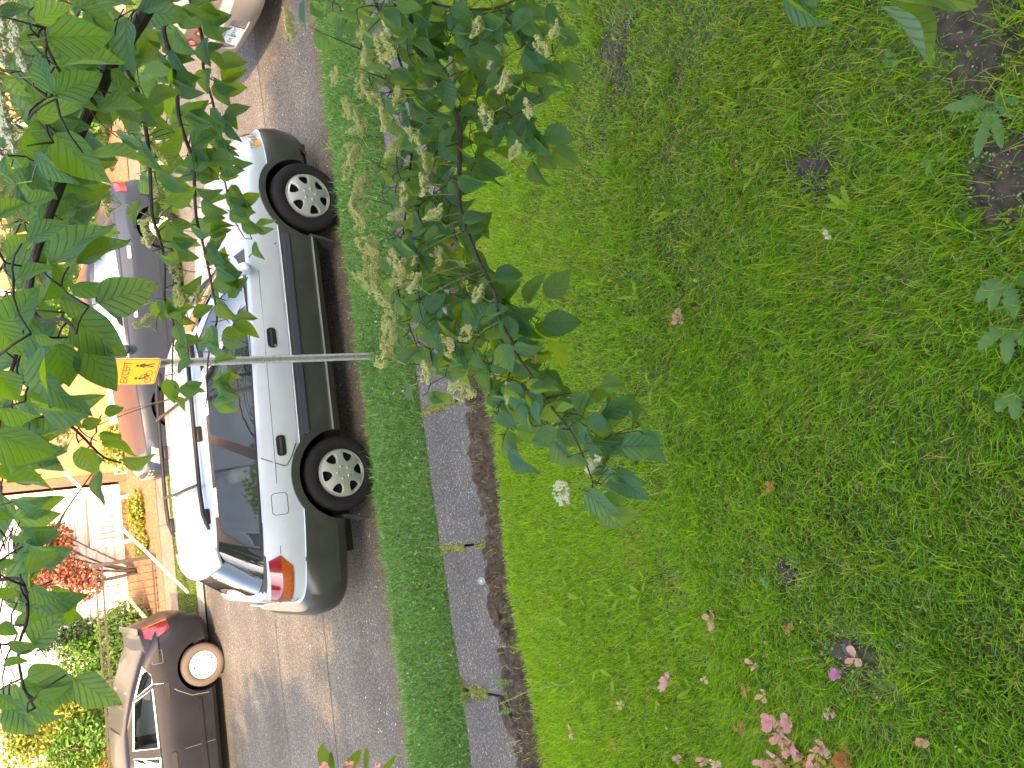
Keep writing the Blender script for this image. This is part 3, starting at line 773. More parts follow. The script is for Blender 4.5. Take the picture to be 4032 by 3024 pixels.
# ---------------------------------------------------------------- silver estate car at the near kerb
root = empty('estate_car', (0, .86, 0), 'silver estate car with dark grey lower cladding and roof rails beside the grass verge', 'car')
zclad = tabf((-1.3, .742), (-.7, .75), (.34, .698), (2.05, .672), (2.95, .676), (3.3, .655), (3.6, .60))
P = dict(
    body=dict(xr=[(.2, -1.03), (.3, -1.16), (.45, -1.205), (.62, -1.21), (.70, -1.16), (.745, -1.07), (.95, -1.04), (1.0, -1.02), (1.1, -.98)],
              xf=[(.2, 3.44), (.28, 3.53), (.5, 3.55), (.62, 3.51), (.70, 3.45), (.80, 3.40), (.9, 3.3), (1.1, 3.2)],
              W=[(.2, .83), (.3, .858), (.45, .864), (.67, .864), (.75, .872), (.87, .868), (.95, .850), (1.02, .828), (1.10, .80)], nf=4.2, nr=7),
    cab=dict(xr=[(.9, -1.0), (1.07, -.95), (1.2, -.86), (1.405, -.70), (1.46, -.62)], xf=[(.9, 2.40), (1.0, 2.2), (1.12, 2.0), (1.23, 1.82), (1.40, 1.45), (1.46, 1.25)],
             W=[(.9, .815), (1.05, .785), (1.40, .655), (1.46, .60)], nf=4, nr=5.5),
    zb=tabf((-1.2, .35), (-.5, .35), (0, .28), (3, .28), (3.5, .21)), zs=tabf((-1.1, 1.04), (-.66, 1.066), (.2, 1.040), (1.07, 1.005), (1.9, .968), (2.3, .955), (3.05, .90), (3.3, .84), (3.5, .76)),
    crown=lambda x: .055 if x > 2 else .02, cab_z0=.93, roof_z=1.405, roof_crown=.03, paint_z=1.392, pillar_mat=M_trim, axle_z=.338,
    apillar=lambda c: c.x > 1.36 and c.z > .99, endcuts=[(1.15, 2.7, [(-.56, 1.03), (.56, 1.03), (.50, 1.36), (-.50, 1.36)])])
wF = [(1.84, 1.0), (1.70, 1.165), (1.55, 1.275), (1.33, 1.370), (1.10, 1.380), (1.06, 1.022)]
wR = [(1.035, 1.022), (1.075, 1.380), (.46, 1.384), (.285, 1.062)]
wQ = [(.195, 1.066), (.25, 1.20), (.375, 1.372), (.42, 1.380), (-.27, 1.384), (-.36, 1.368), (-.61, 1.098)]
wQ = [(.195, 1.066), (.375, 1.380), (-.27, 1.384), (-.36, 1.368), (-.61, 1.098)]
car = build_car(root, P, M_silver, (0, 2.65), .405, .86, [wF, wR, wQ], zclad)
for sd in (-1, 1):
    for w in (wF, wR, wQ): car.patch('side_window', 'cab', w, -.012, M_glass, sd, thick=0)
    # doors, seams, handles
    fd = [(2.135, .70), (2.02, .93), (1.99, .958), (1.082, .995), (1.096, .70)]; rd = [(1.072, .70), (1.060, .996), (.215, 1.034), (.125, .86), (.135, .835), (.20, .79), (.32, .735), (.40, .715)]
    d1 = car.patch('door', 'body', fd, .004, M_silver, sd); d2 = car.patch('door', 'body', rd, .004, M_silver, sd)
    for d, line in ((d1, [(2.148, .70), (2.03, .935), (1.995, .965)]), (d1, [(1.088, .69), (1.072, .99)]), (d2, [(.20, 1.04), (.113, .86), (.12, .83), (.19, .785), (.30, .735)])):
        car.strip('door_gap', 'body', line, .009, .0045, M_seam, sd, d)
    for d, (x0, x1, z0) in ((d1, (1.16, 1.34, .81)), (d2, (.20, .38, .832))):
        car.patch('handle', 'body', rrect(x0, x1, z0, z0+.076, .03), .016, M_trim, sd, d, .02)
        car.patch('handle_grip', 'body', rrect(x0+.01, x1-.02, z0+.034, z0+.05, .006), .026, M_plastic, sd, d, .02)
    if sd < 0: car.patch('key_lock', 'body', rrect(1.168, 1.188, .818, .838, .009), .022, M_steel, sd, d1, .01)
    car.strip('crease_line', 'body', [(3.0, .862), (1.855, .895), (.9, .915), (.1, .932), (-.62, .955)], .005, .0045, M_seam, sd)  # dark ribbon drawn for the shade line along the body crease
    car.strip('side_moulding', 'body', [(2.25, .612), (2.0, .617), (1.2, .628), (.37, .640)], .056, .034, M_mold, sd, thick=.03)
    car.strip('sill_line', 'body', [(2.24, .352), (1.3, .362), (.40, .374)], .016, .016, M_alloy, sd)  # bright strip painted where the sill crease catches a highlight
    car.strip('bumper_line', 'body', [(-.44, .44), (-.7, .452), (-.95, .44)], .014, .016, M_cladding, sd)
    car.patch('wheel_arch_trim', 'body', arcpoly(2.65, .338, .403, .462, 22, 160), .018, M_cladding, sd, thick=.02)
    car.patch('wheel_arch_trim', 'body', arcpoly(0, .338, .403, .474, 24, 150), .018, M_cladding, sd, thick=.02)
    car.strip('fuel_flap' if sd < 0 else 'panel_gap', 'body', rrect(-.296, -.112, .862, .990, .03), .006, .002, M_seam, sd, closed=True)
    car.patch('mirror_sail', 'cab', [(1.93, .985), (1.845, 1.0), (1.735, 1.125)], -.002, M_plastic, sd)
    # door mirror
    bm = bmesh.new(); bmesh.ops.create_uvsphere(bm, u_segments=16, v_segments=10, radius=1)
    for v in bm.verts:
        v.co = Vector((v.co.x*.075*(1 if v.co.x > 0 else .35), v.co.y*.105, v.co.z*.068))+Vector((1.84, sd*.915, 1.045))
    mi = mkbm('door_mirror', bm, M_silver, root, True)
    car.strip('roof_gutter', 'cab', [(1.25, 1.402), (.5, 1.407), (-.55, 1.404)], .014, -.003, M_trim, sd)
    # roof rails
    zr = lambda x: 1.487 if -.2 < x < 1.25 else 1.452
    tube('roof_rail', [(1.36, sd*.565, 1.452), (1.25, sd*.572, 1.478), (1.05, sd*.58, 1.490), (.5, sd*.585, 1.494), (0, sd*.585, 1.494), (-.20, sd*.585, 1.484), (-.33, sd*.58, 1.448)], [.012, .016, .018, .018, .018, .018, .012], M_trim, root, 8)
    for x in (1.2, .48, -.22): box('rail_foot', (x, sd*.575, 1.455), (.13, .05, .05), M_trim, root, .012, smooth=50)
    # mud flaps
    for x in (2.235, -.405): box('mud_flap', (x, sd*.775, .245), (.022, .19, .25), M_plastic, root, .004, Matrix.Rotation(R(12), 3, 'Y'))
    # lamps that wrap the corners
    t0 = car.theta('body', -.632, .95); t1 = math.pi-.30
    zmid = lambda u: .957-.035*u
    lamp = car.band('tail_lamp', 'body', t0, t1, zmid, lambda u: .960+min(1, u/.10)*.098-.05*u, .010, M_red, sd, N=30)
    car.band('indicator_lens', 'body', t0, t1, lambda u: .955-min(1, u/.14)*.088-.03*u, zmid, .010, M_amber, sd, lamp, N=30)
    h0 = car.theta('body', 3.15, .73); h1 = .42
    hl = car.band('headlight', 'body', h0, h1, lambda u: .690+.012*u, lambda u: .785-.02*u, .012, M_lens, sd, N=20)
    car.band('indicator', 'body', h0, h0+(h1-h0)*.30, lambda u: .692, lambda u: .722+.02*(1-u), .017, M_orange, sd, hl, N=8)
    for x, yy in ((.05, .585), (.80, .585)):
        if sd < 0: tube('cross_bar', [(x, -.585, 1.505), (x-.01, -.3, 1.535), (x-.02, 0, 1.542), (x-.01, .3, 1.535), (x, .585, 1.505)], .014, M_trim, root, 8)
t0 = car.theta('cab', -.52, 1.2)
car.band('rear_window', 'cab', t0, 2*math.pi-t0, lambda u: 1.075, lambda u: 1.392, .004, M_glass_dark, -1, N=48, J=10)
w0 = car.theta('cab', 1.78, 1.2)
car.band('windscreen', 'cab', -w0*.96, w0*.96, 1.02, 1.39, .003, M_glass_dark, 1, N=40, J=8)
# roof spoiler, tailgate details, bumper pad
bm = bmesh.new(); boxbm(bm, (-.665, 0, 1.432), (.17, 1.24, .045), Matrix.Rotation(R(-12), 3, 'Y'), .02)
bmesh.ops.subdivide_edges(bm, edges=[e for e in bm.edges if e.calc_length() > .8], cuts=8, use_grid_fill=True)
for v in bm.verts: v.co.x += .10*(v.co.y/.62)**2; v.co.z -= .03*(v.co.y/.62)**2
mkbm('roof_spoiler', bm, M_silver, root, 40)
car.band('tailgate_gap', 'body', math.pi-.36, math.pi+.36, .775, .782, .003, M_seam, -1, N=24, J=1)
car.band('bumper_pad', 'body', math.pi-.42, math.pi+.42, .712, .738, .006, M_beige, -1, N=24, J=2)
box('rear_plate', (-1.066, 0, .86), (.012, .31, .15), M_whitecap, root, .003)
for y, z in ((-.52, .905), (-.47, .83)): box('tailgate_badge', (-1.035, y, z), (.010, .07, .022), M_amber, root, .002)
car.band('front_lower_lip', 'body', -.75, .75, .215, .30, .006, M_plastic, 1, N=24, J=2)
car.band('grille', 'body', -.33, .33, .70, .775, .008, M_plastic, 1, N=16, J=2)
seats(root, (1.18, .20), .36, .80)
box('rear_load_cover', (-.45, 0, 1.03), (.7, 1.2, .05), M_inside, root, .02)
TYRE = tyre_mesh(.338, .220, .20, M_tyre); RIM = alloy_rim(.218)
wheels(root, (0, 2.65), .862, .338, .218, TYRE, RIM)
box('underbody', (1.3, 0, .29), (4.0, 1.30, .16), M_well, root)

# ---------------------------------------------------------------- generic saloon tables
def saloon(name, label, loc, rz, m, pr, windows, wheel_r, rim_r, wb, track, rim, tyre, chrome=False):
    root = empty(name, loc, label, 'car', rz=rz)
    car = build_car(root, pr, m, (0, wb), wheel_r+.055, track, windows)
    for sd in (-1, 1):
        for w in windows:
            car.patch('side_window', 'cab', w, -.012, M_glass, sd, thick=0)
            if chrome: car.strip('window_trim', 'cab', w, .016, .006, M_steel, sd, closed=True)
    wheels(root, (0, wb), track, wheel_r, rim_r, tyre, rim, nuts=False)
    box('underbody', (wb/2, 0, .26), (wb+.9, 1.2, .14), M_well, root)
    return root, car
# beige-silver saloon parked ahead: its tail faces the estate's nose
pr = dict(
    body=dict(xr=[(.2, -.86), (.28, -.96), (.5, -1.02), (.60, -1.03), (.66, -1.02), (.70, -.955), (.9, -.925), (1.0, -.88)], xf=[(.2, 3.5), (.5, 3.55), (.7, 3.45), (1.0, 3.2)],
              W=[(.2, .80), (.3, .85), (.6, .86), (.8, .855), (.95, .81), (1.0, .78)], nf=4, nr=4.2),
    cab=dict(xr=[(.85, -.62), (1.0, -.40), (1.36, .42), (1.42, .55)], xf=[(.85, 2.45), (1.0, 2.15), (1.36, 1.45), (1.42, 1.25)], W=[(.85, .80), (1.0, .77), (1.36, .62), (1.42, .56)], nf=4, nr=4),
    zb=tabf((-1, .30), (0, .22), (3.5, .22)), zs=tabf((-.95, .955), (-.5, .97), (.2, .94), (1.8, .91), (2.6, .86), (3.5, .68)), crown=.035, cab_z0=.88, roof_z=1.36, roof_crown=.03, paint_z=.98,
    pillar_mat=M_beige, axle_z=.31, endcuts=[])
wins = [[(1.72, .985), (1.40, 1.30), (1.02, 1.325), (.98, .985)], [(.94, .985), (.98, 1.325), (.52, 1.31), (.10, .99)]]
HUB = hubcap(.180); TY2 = tyre_mesh(.31, .185, .19, M_tyre)
sroot, scar = saloon('saloon_car', 'beige silver saloon car with round red tail lamps parked ahead of the estate car', (5.96, 1.06, 0), 0, M_beige, pr, wins, .31, .18, 2.62, .83, HUB, TY2)
sbody = [o for o in sroot.children if o.name.startswith('body')][0]
bm = bmesh.new(); boxbm(bm, (-1.08, 0, .475), (.20, .54, .205), None, .02); k = mkbm('cutter', bm, M_beige); k.parent = sroot
boolean(sbody, [k])
M_plate = simple('plate_white', (.72, .74, .74), .45); M_plate_blue = simple('plate_ink', (.06, .08, .22), .5); M_plate_green = simple('plate_tree', (.05, .30, .20), .5)
pl = box('number_plate', (-.990, .04, .475), (.006, .305, .152), M_plate, sroot, .002, Matrix.Rotation(R(4), 3, 'Y'))
Rm = Matrix(((0, 0, -1, -.9945), (-1, 0, 0, .04), (0, 1, 0, .478), (0, 0, 0, 1)))
text_mesh('plate_number', '010', .062, M_plate_blue, pl, Matrix.Translation((0, .085, 0)) @ Rm); text_mesh('plate_number', 'DUC', .062, M_plate_blue, pl, Matrix.Translation((0, -.085, 0)) @ Rm)
mk('plate_tree', [(-.9955, .07, .43), (-.9955, .01, .43), (-.9955, .022, .47), (-.9955, .04, .545), (-.9955, .058, .47)], [(0, 1, 2, 3, 4)], M_plate_green, pl)
mk('plate_sticker', [(-.9957, .185, .405), (-.9957, .155, .405), (-.9957, .155, .432), (-.9957, .185, .432)], [(0, 1, 2, 3)], M_orange, pl)
M_garnish = simple('taupe_gloss_panel', (.16, .125, .10), .2, coat=1)  # brown of the reflected road put into the panel colour
scar.band('tail_panel', 'body', math.pi-.50, math.pi+.50, .725, .905, .004, M_garnish, -1, N=30, J=5)
def rear_x(c, y, z):
    lo, hi = math.pi/2, math.pi
    for _ in range(40):
        m_ = (lo+hi)/2
        if c.out('body', m_, z)[1] > abs(y): lo = m_
        else: hi = m_
    return c.out('body', lo, z)[0]
for y, z, r in ((-.47, .815, .062), (.20, .79, .045), (-.20, .79, .045), (.42, .80, .075), (.58, .81, .06), (-.62, .81, .06)):
    me = disc_mesh(r, -.012, .012, M_red, 28); o = link('tail_lamp', me, None, sroot); o.location = (rear_x(scar, y, z)-.004, y, z); o.rotation_euler = (0, 0, R(-90))
    me = disc_mesh(r*.42, -.018, .0, M_orange if r < .05 else simple('pale_red_lens', (.6, .16, .12), .2, coat=1), 20); q = link('lamp_centre', me, None, o)
# round badge with a slanted letter shape
V, F = tube_geo([(math.cos(2*math.pi*k/24)*.048, math.sin(2*math.pi*k/24)*.034, 0) for k in range(25)], .006, 6)
Mb = Matrix.Translation((rear_x(scar, -.06, .815)-.008, -.06, .815)) @ Matrix(((0, 0, -1, 0), (-1, 0, 0, 0), (0, 1, 0, 0), (0, 0, 0, 1)))
em = mk('badge', V, F, M_steel, sroot, True); em.matrix_basis = Mb
text_mesh('badge_letter', 'H', .055, M_steel, em, Matrix.Shear('XZ', 4, (.35, 0)) if False else Matrix(((1, .35, 0, 0), (0, 1, 0, 0), (0, 0, 1, 0), (0, 0, 0, 1))), .003)
scar.band('bumper_insert', 'body', math.pi-1.2, math.pi-.42, .36, .575, .006, M_beige, -1, N=20, J=4)
scar.band('bumper_insert', 'body', math.pi-1.2, math.pi-.42, .36, .575, .006, M_beige, 1, N=20, J=4)
scar.band('rear_window', 'cab', math.pi-.9, math.pi+.9, 1.0, 1.33, .004, M_glass_dark, -1, N=30, J=6)

# black saloon across the street, facing left
pr = dict(
    body=dict(xr=[(.1, -.60), (.2, -.70), (.5, -.77), (.58, -.77), (.66, -.72), (.95, -.66), (1.06, -.63)], xf=[(.2, 3.3), (.5, 3.4), (.7, 3.3), (1.0, 3.0)],
              W=[(.1, .77), (.22, .815), (.5, .83), (.72, .83), (.85, .805), (.95, .775), (1.05, .74)], nf=4, nr=5),
    cab=dict(xr=[(.85, -.60), (1.0, -.42), (1.1, -.18), (1.2, .12), (1.28, .45), (1.34, .7)], xf=[(.85, 2.35), (.95, 2.1), (1.28, 1.40), (1.34, 1.2)], W=[(.85, .775), (.95, .745), (1.28, .655), (1.34, .60)], nf=4, nr=9),
    zb=tabf((-.8, .17), (0, .14), (3.4, .16)), zs=tabf((-.7, 1.02), (-.45, 1.02), (-.1, .955), (.3, .93), (1.6, .89), (2.4, .84), (3.3, .68)), crown=.03, cab_z0=.84, roof_z=1.275, roof_crown=.03, paint_z=2.0,
    pillar_mat=M_black, axle_z=.29, endcuts=[])
pr['paint_z'] = -1
wins = [[(-.15, 1.045), (.0, .945), (.10, .955), (.23, 1.165)], [(.285, 1.185), (.16, .955), (.93, .935), (.885, 1.230)], [(.99, 1.235), (1.06, .93), (1.85, .92), (1.46, 1.215)]]
HUB2 = hubcap(.185); TY3 = tyre_mesh(.29, .188, .18, M_tyre_sunlit)
broot, bcar = saloon('saloon_car', 'black saloon car with white wheel covers parked across the street by the iron fence', (-2.08, 6.09, .0), math.pi, M_black, pr, wins, .29, .185, 2.6, .815, HUB2, TY3, chrome=True)
for sd in (-1, 1):
    t0 = bcar.theta('body', -.46, .9)
    bcar.band('tail_lamp', 'body', t0, math.pi-.25, lambda u: .86-min(1, u/.25)*.20, lambda u: .89+min(1, u/.2)*.09, .010, M_red, sd, N=20)
    for x0, x1, z0 in ((.10, .32, .755), (1.02, 1.24, .735)): bcar.patch('handle', 'body', rrect(x0, x1, z0, z0+.07, .03), .015, M_trim, sd, None, .02)
    bcar.strip('fuel_flap', 'body', rrect(-.32, -.15, .80, .93, .01), .007, .003, M_seam, sd, closed=True)
    bcar.strip('side_moulding', 'body', [(.42, .39), (1.3, .375), (2.2, .37)], .05, .02, M_black, sd, thick=.02)
    bcar.strip('door_gap', 'body', [(.10, .94), (.12, .80), (.25, .66), (.36, .48), (.38, .25)], .007, .003, M_steel, sd)
    bcar.strip('door_gap', 'body', [(1.00, .92), (1.02, .6), (1.02, .22)], .007, .003, M_seam, sd)
seats(broot, (1.25, .35), .35, .70, w=.44, h=.34)
box('boot_lip', (-.60, 0, 1.055), (.09, 1.25, .02), M_black, broot, .008)

# slate-blue saloon further along, nose to the left
pr = dict(
    body=dict(xr=[(.15, -.75), (.25, -.86), (.5, -.92), (.6, -.92), (.68, -.86), (.92, -.82), (1.0, -.78)], xf=[(.15, 3.6), (.25, 3.70), (.5, 3.75), (.66, 3.70), (.76, 3.62), (.9, 3.4)],
              W=[(.1, .80), (.25, .85), (.5, .86), (.72, .86), (.85, .835), (.95, .80)], nf=3.6, nr=5),
    cab=dict(xr=[(.8, -.55), (.95, -.35), (1.1, .0), (1.3, .45), (1.38, .6)], xf=[(.8, 2.55), (.92, 2.3), (1.3, 1.5), (1.38, 1.3)], W=[(.8, .80), (.95, .775), (1.3, .675), (1.38, .62)], nf=4, nr=4),
    zb=tabf((-.9, .2), (0, .16), (3.7, .18)), zs=tabf((-.9, .93), (-.3, .955), (.3, .92), (1.9, .88), (2.6, .83), (3.4, .74), (3.7, .68)), crown=.05, cab_z0=.84, roof_z=1.31, roof_crown=.03, paint_z=-1,
    pillar_mat=M_blue, axle_z=.31, endcuts=[])
wins = [[(.02, .985), (.30, 1.24), (.86, 1.268), (.88, .945)], [(.93, .945), (.91, 1.27), (1.48, 1.255), (2.0, .925)]]
uroot, ucar = saloon('saloon_car', 'slate blue saloon car with chequered grille parked across the street before the terracotta house', (4.40, 6.12, 0), math.pi, M_blue, pr, wins, .31, .18, 2.75, .835, HUB, TY2, chrome=True)
for sd in (-1, 1):
    ucar.band('tail_lamp', 'body', ucar.theta('body', -.55, .85), math.pi-.3, .74, .90, .010, M_red, sd, N=14)
    ucar.band('headlight', 'body', ucar.theta('body', 3.35, .65), .50, .56, .69, .010, M_lens, sd, N=14)
    for x0, z0 in ((.35, .78), (1.25, .76)): ucar.patch('handle', 'body', rrect(x0, x0+.2, z0, z0+.05, .02), .018, M_steel, sd, None, .02)
    ucar.strip('side_moulding', 'body', [(.4, .42), (1.3, .41), (2.3, .40)], .04, .015, M_blue, sd, thick=.02)
    bm = bmesh.new(); bmesh.ops.create_uvsphere(bm, u_segments=12, v_segments=8, radius=1)
    for v in bm.verts: v.co = Vector((v.co.x*.07, v.co.y*.11, v.co.z*.07))+Vector((1.95, sd*.93, .98))
    mkbm('door_mirror', bm, M_blue, uroot, True)
# chequered grille: a frame of crossed bars
gx = lambda y: 3.70-.10*(y/.5)**2
for i in range(8):
    y = -.42+.12*i; box('grille_bar', (gx(y)+.03, y, .58), (.02, .018, .20), M_steel, uroot)
for z in (.49, .535, .58, .625, .67):
    tube('grille_bar', [(gx(y)+.035, y, z) for y in (-.44, -.22, 0, .22, .44)], .008, M_steel, uroot)
box('grille_back', (3.67, 0, .58), (.03, .86, .20), M_plastic, uroot, .01)
seats(uroot, (1.3, .4), .36, .72, w=.44, h=.34)
# ================================================================ STREET FURNITURE
M_galv = simple('galvanised_steel', (.42, .44, .45), .5, .6, noise=.25, nscale=25)
M_galv_dark = simple('galvanised_streaks', (.24, .26, .27), .6, .5, noise=.4, nscale=40)  # darker steel tone than the flanges
M_signyellow = simple('sign_yellow', (.52, .26, .012), .4, noise=.06, nscale=6)
M_signink = simple('sign_ink', (.045, .030, .018), .5)
M_signedge = simple('sign_edge', (.55, .36, .16), .5)
sp = empty('sign_post', (.965, -.468, .09), 'galvanised steel sign post standing in the grass verge beside the silver estate car', 'post')
lean = Matrix.Rotation(R(-1.2), 3, 'Y')
def post_piece(name, c, s, m): o = box(name, (0, 0, 0), s, m, sp, .002); o.matrix_basis = lean.to_4x4() @ Matrix.Translation(c); return o
post_piece('web', (0, .010, 1.13), (.030, .006, 2.34), M_galv_dark)
post_piece('flange', (-.022, -.002, 1.13), (.016, .022, 2.34), M_galv); post_piece('flange', (.022, -.002, 1.13), (.016, .022, 2.34), M_galv)
sg = empty('street_sign', (.857, -.38, 1.895), 'yellow sign lettered EXCEPT with cyclist and pedestrian symbols on the steel post', 'sign')
sg.matrix_basis = Matrix(((.42, .907, 0, .860), (-.907, .42, 0, -.490), (0, 0, 1, 1.918), (0, 0, 0, 1)))
for z in (.08, .26): box('bracket', (0, .034, z), (.03, .060, .03), M_galv_dark, sg)
def plate(name, w, h, r, y0, y1, m, par, z0=0):
    pl_ = rrect(-w/2, w/2, z0, z0+h, r); n = len(pl_)
    V = [(x, y0, z) for x, z in pl_]+[(x, y1, z) for x, z in pl_]
    return mk(name, V, [tuple(range(n)), tuple(range(2*n-1, n-1, -1))]+[(i, n+i, n+(i+1) % n, (i+1) % n) for i in range(n)], m, par)
plate('border', .31, .33, .022, 0, .004, M_signedge, sg)
plate('rim_line', .300, .320, .019, -.0015, .0, M_signink, sg, .005)
pn = plate('panel', .290, .310, .016, -.003, -.0015, M_signyellow, sg, .010)
SX = Matrix(((1, 0, 0, 0), (0, 0, -1, -.0035), (0, 1, 0, 0), (0, 0, 0, 1)))
text_mesh('lettering', 'EXCEPT', .072, M_signink, sg, Matrix.Translation((0, 0, .215)) @ SX)
def flat(name, polys, par):
    V = []; F = []
    for p in polys: b = len(V); V += [(x, -.0042, (z-.045)*.72+.035) for x, z in p]; F.append(tuple(range(b, b+len(p))))
    return mk(name, V, F, M_signink, par)
def ringpoly(cx, cz, r0, r1, n=24):
    out = []
    for k in range(n):
        a, b = 2*math.pi*k/n, 2*math.pi*(k+1)/n
        out.append([(cx+r0*math.cos(a), cz+r0*math.sin(a)), (cx+r1*math.cos(a), cz+r1*math.sin(a)), (cx+r1*math.cos(b), cz+r1*math.sin(b)), (cx+r0*math.cos(b), cz+r0*math.sin(b))])
    return out
def seg2(a, b, w):
    a, b = Vector(a), Vector(b); t = (b-a).normalized(); q = Vector((-t.y, t.x))*w/2
    return [tuple(a+q), tuple(a-q), tuple(b-q), tuple(b+q)]
def disc2(cx, cz, r, n=14): return [(cx+r*math.cos(2*math.pi*k/n), cz+r*math.sin(2*math.pi*k/n)) for k in range(n)]
cy = ringpoly(-.098, .075, .026, .032)+ringpoly(-.012, .075, .026, .032)+[seg2((-.098, .075), (-.072, .115), .006), seg2((-.072, .115), (-.025, .118), .006), seg2((-.025, .118), (-.012, .075), .006), seg2((-.072, .115), (-.05, .075), .006), seg2((-.05, .075), (-.025, .118), .006), seg2((-.078, .165), (-.070, .118), .018), seg2((-.078, .168), (-.035, .140), .009), seg2((-.035, .14), (-.022, .125), .007), seg2((-.070, .12), (-.045, .098), .011), seg2((-.045, .098), (-.052, .068), .009), disc2(-.072, .192, .015)]
flat('cyclist_symbol', cy, sg)
pe = [disc2(.078, .205, .015), seg2((.078, .185), (.080, .130), .030), seg2((.070, .180), (.054, .135), .009), seg2((.088, .180), (.102, .140), .009), seg2((.080, .135), (.062, .050), .013), seg2((.080, .135), (.100, .052), .013)]
flat('pedestrian_symbol', pe, sg)
me = disc_mesh(.007, -.008, .006, M_steel, 10)
for z in (.03, .29): o = link('bolt', me, None, sg); o.location = (0, -.001, z)

# survey spike in the soil edge
M_rust = simple('rusty_iron', (.10, .045, .022), .8, noise=.5, nscale=60)
tip = on_z(1040, 1255, .245); foot = on_z(1078, 1249, .10)
sk = empty('metal_spike', foot, 'rusty metal spike with a pale round washer head standing in the soil edge', 'spike')
d = tip-foot; tube('shaft', [(0, 0, -.05), d*.5, d*.97], .0105, M_rust, sk, 8)
M_washer = simple('pale_washer', (.20, .22, .22), .5, .3)
q = Vector((-.15, -.72, .68)).normalized().to_track_quat('Z', 'Y')
V, F = lathe_geo([(.008, -.002), (.027, -.002), (.027, .002), (.008, .002)], 28, 'z'); w = mk('washer', V, F, M_washer, sk, 40); w.rotation_mode = 'QUATERNION'; w.rotation_quaternion = q; w.location = d
V, F = lathe_geo([(.012, .002), (.016, .004), (.018, .0022)], 24, 'z'); o = mk('washer_ring', V, F, M_galv_dark, w)
V, F = lathe_geo([(0, .006), (.006, .006), (.009, .003), (.009, -.002)], 16, 'z'); o = mk('spike_head', V, F, M_steel, w)

# utility pole and guy wire
up_ = empty('utility_pole', (11.2, 6.9, 0), 'brown wooden utility pole on the far verge holding the guy wire', 'pole')
tube('mast', [(0, 0, -.2), (0, 0, 4), (0, 0, 11)], [.16, .14, .11], M_bark, up_, 12); box('crossarm', (0, 0, 10.2), (.1, 2.2, .12), M_bark, up_)
gw = empty('guy_wire', (-1.16, 6.78, .02), 'slanting guy wire with a bright pale guard tube anchored in the far grass verge', 'guy wire')
gd = Vector((2.70, 0, 2.05)).normalized(); L = 12.2/gd.x
M_guard = simple('pale_yellow_plastic', (.85, .78, .55), .5)
tube('cable', [(0, 0, 0), tuple(gd*L)], .007, M_galv, gw, 6); tube('guard', [tuple(gd*.03), tuple(gd*4.6)], .024, M_guard, gw, 10)
tube('anchor_rod', [(-.06, 0, -.1), (.03, 0, .03)], .012, M_galv, gw, 8)

# ================================================================ IRON FENCE
M_iron = simple('brown_grey_iron', (.060, .048, .040), .55, .2, noise=.2, nscale=20)
FY = 8.62
fn = empty('iron_fence', (-.5, FY, .03), 'brown grey iron fence with rings between its top rails before the green hedge', 'fence')
pk = bpy.data.meshes.new('picket'); bm = bmesh.new(); boxbm(bm, (0, 0, .52), (.013, .013, .98), None, 0); bm.to_mesh(pk); bm.free(); pk.materials.append(M_iron)
ps = bpy.data.meshes.new('post'); bm = bmesh.new(); boxbm(bm, (0, 0, .52), (.062, .062, 1.06), None, .006); bm.to_mesh(ps); bm.free(); ps.materials.append(M_iron)
V, F = tube_geo([(math.cos(2*math.pi*k/16)*.044, 0, math.sin(2*math.pi*k/16)*.044) for k in range(17)], .006, 5); rg = bpy.data.meshes.new('ring'); rg.from_pydata([tuple(v) for v in V], [], F); rg.materials.append(M_iron)
for k in range(7):
    x0 = -1.93*k
    o = link('post', ps, None, fn); o.location = (x0, 0, 0)
    for j in range(1, 15): o = link('picket', pk, None, fn); o.location = (x0-.1287*j, 0, 0)
    for z in (.10, .90, 1.005): box('rail', (x0-.965, 0, z), (1.86, .024, .026), M_iron, fn)
    for j in range(14):
        if k > 0 or j > 7: o = link('ring', rg, None, fn); o.location = (x0-.1287*(j+.5), 0, .952)

# ================================================================ LEAFY PLANTS
def cloud(n, c, rad, s, shell=.35, seed=0, up=.5, fold=.2):
    """n leaf quads in an ellipsoid, denser towards the outside in lumps"""
    r = np.random.default_rng(seed)
    d = r.normal(size=(n*3, 3)); d /= np.linalg.norm(d, axis=1, keepdims=True)
    q = r.random(n*3)**shell
    lump = vnoise(d[:, 0]*2+d[:, 2], d[:, 1]*2-d[:, 2], 1.7, seed+1)*.55+vnoise(d[:, 0]*3-d[:, 1], d[:, 2]*3, 2.3, seed+2)*.35
    p = d*(q*(.62+.6*lump))[:, None]
    keep = (vnoise(p[:, 0]*3+7, p[:, 1]*3+p[:, 2]*4, 1.6, seed+3) > .30)
    p = p[keep][:n]; n = len(p)
    nrm = r.normal(size=(n, 3)); nrm[:, 2] += up*2; nrm += p*1.2; nrm /= np.linalg.norm(nrm, axis=1, keepdims=True)
    t = np.cross(nrm, r.normal(size=(n, 3))); t /= np.linalg.norm(t, axis=1, keepdims=True); b = np.cross(nrm, t)
    S = (s*(.55+.9*r.random(n)))[:, None]; C = p*np.array(rad)+np.array(c)
    V = np.stack([C-t*S, C+b*S*.55+nrm*S*fold, C+t*S, C-b*S*.55+nrm*S*fold], 1).reshape(-1, 3)
    return V, (np.arange(n)*4)[:, None]+np.array([[0, 1, 2, 3]])
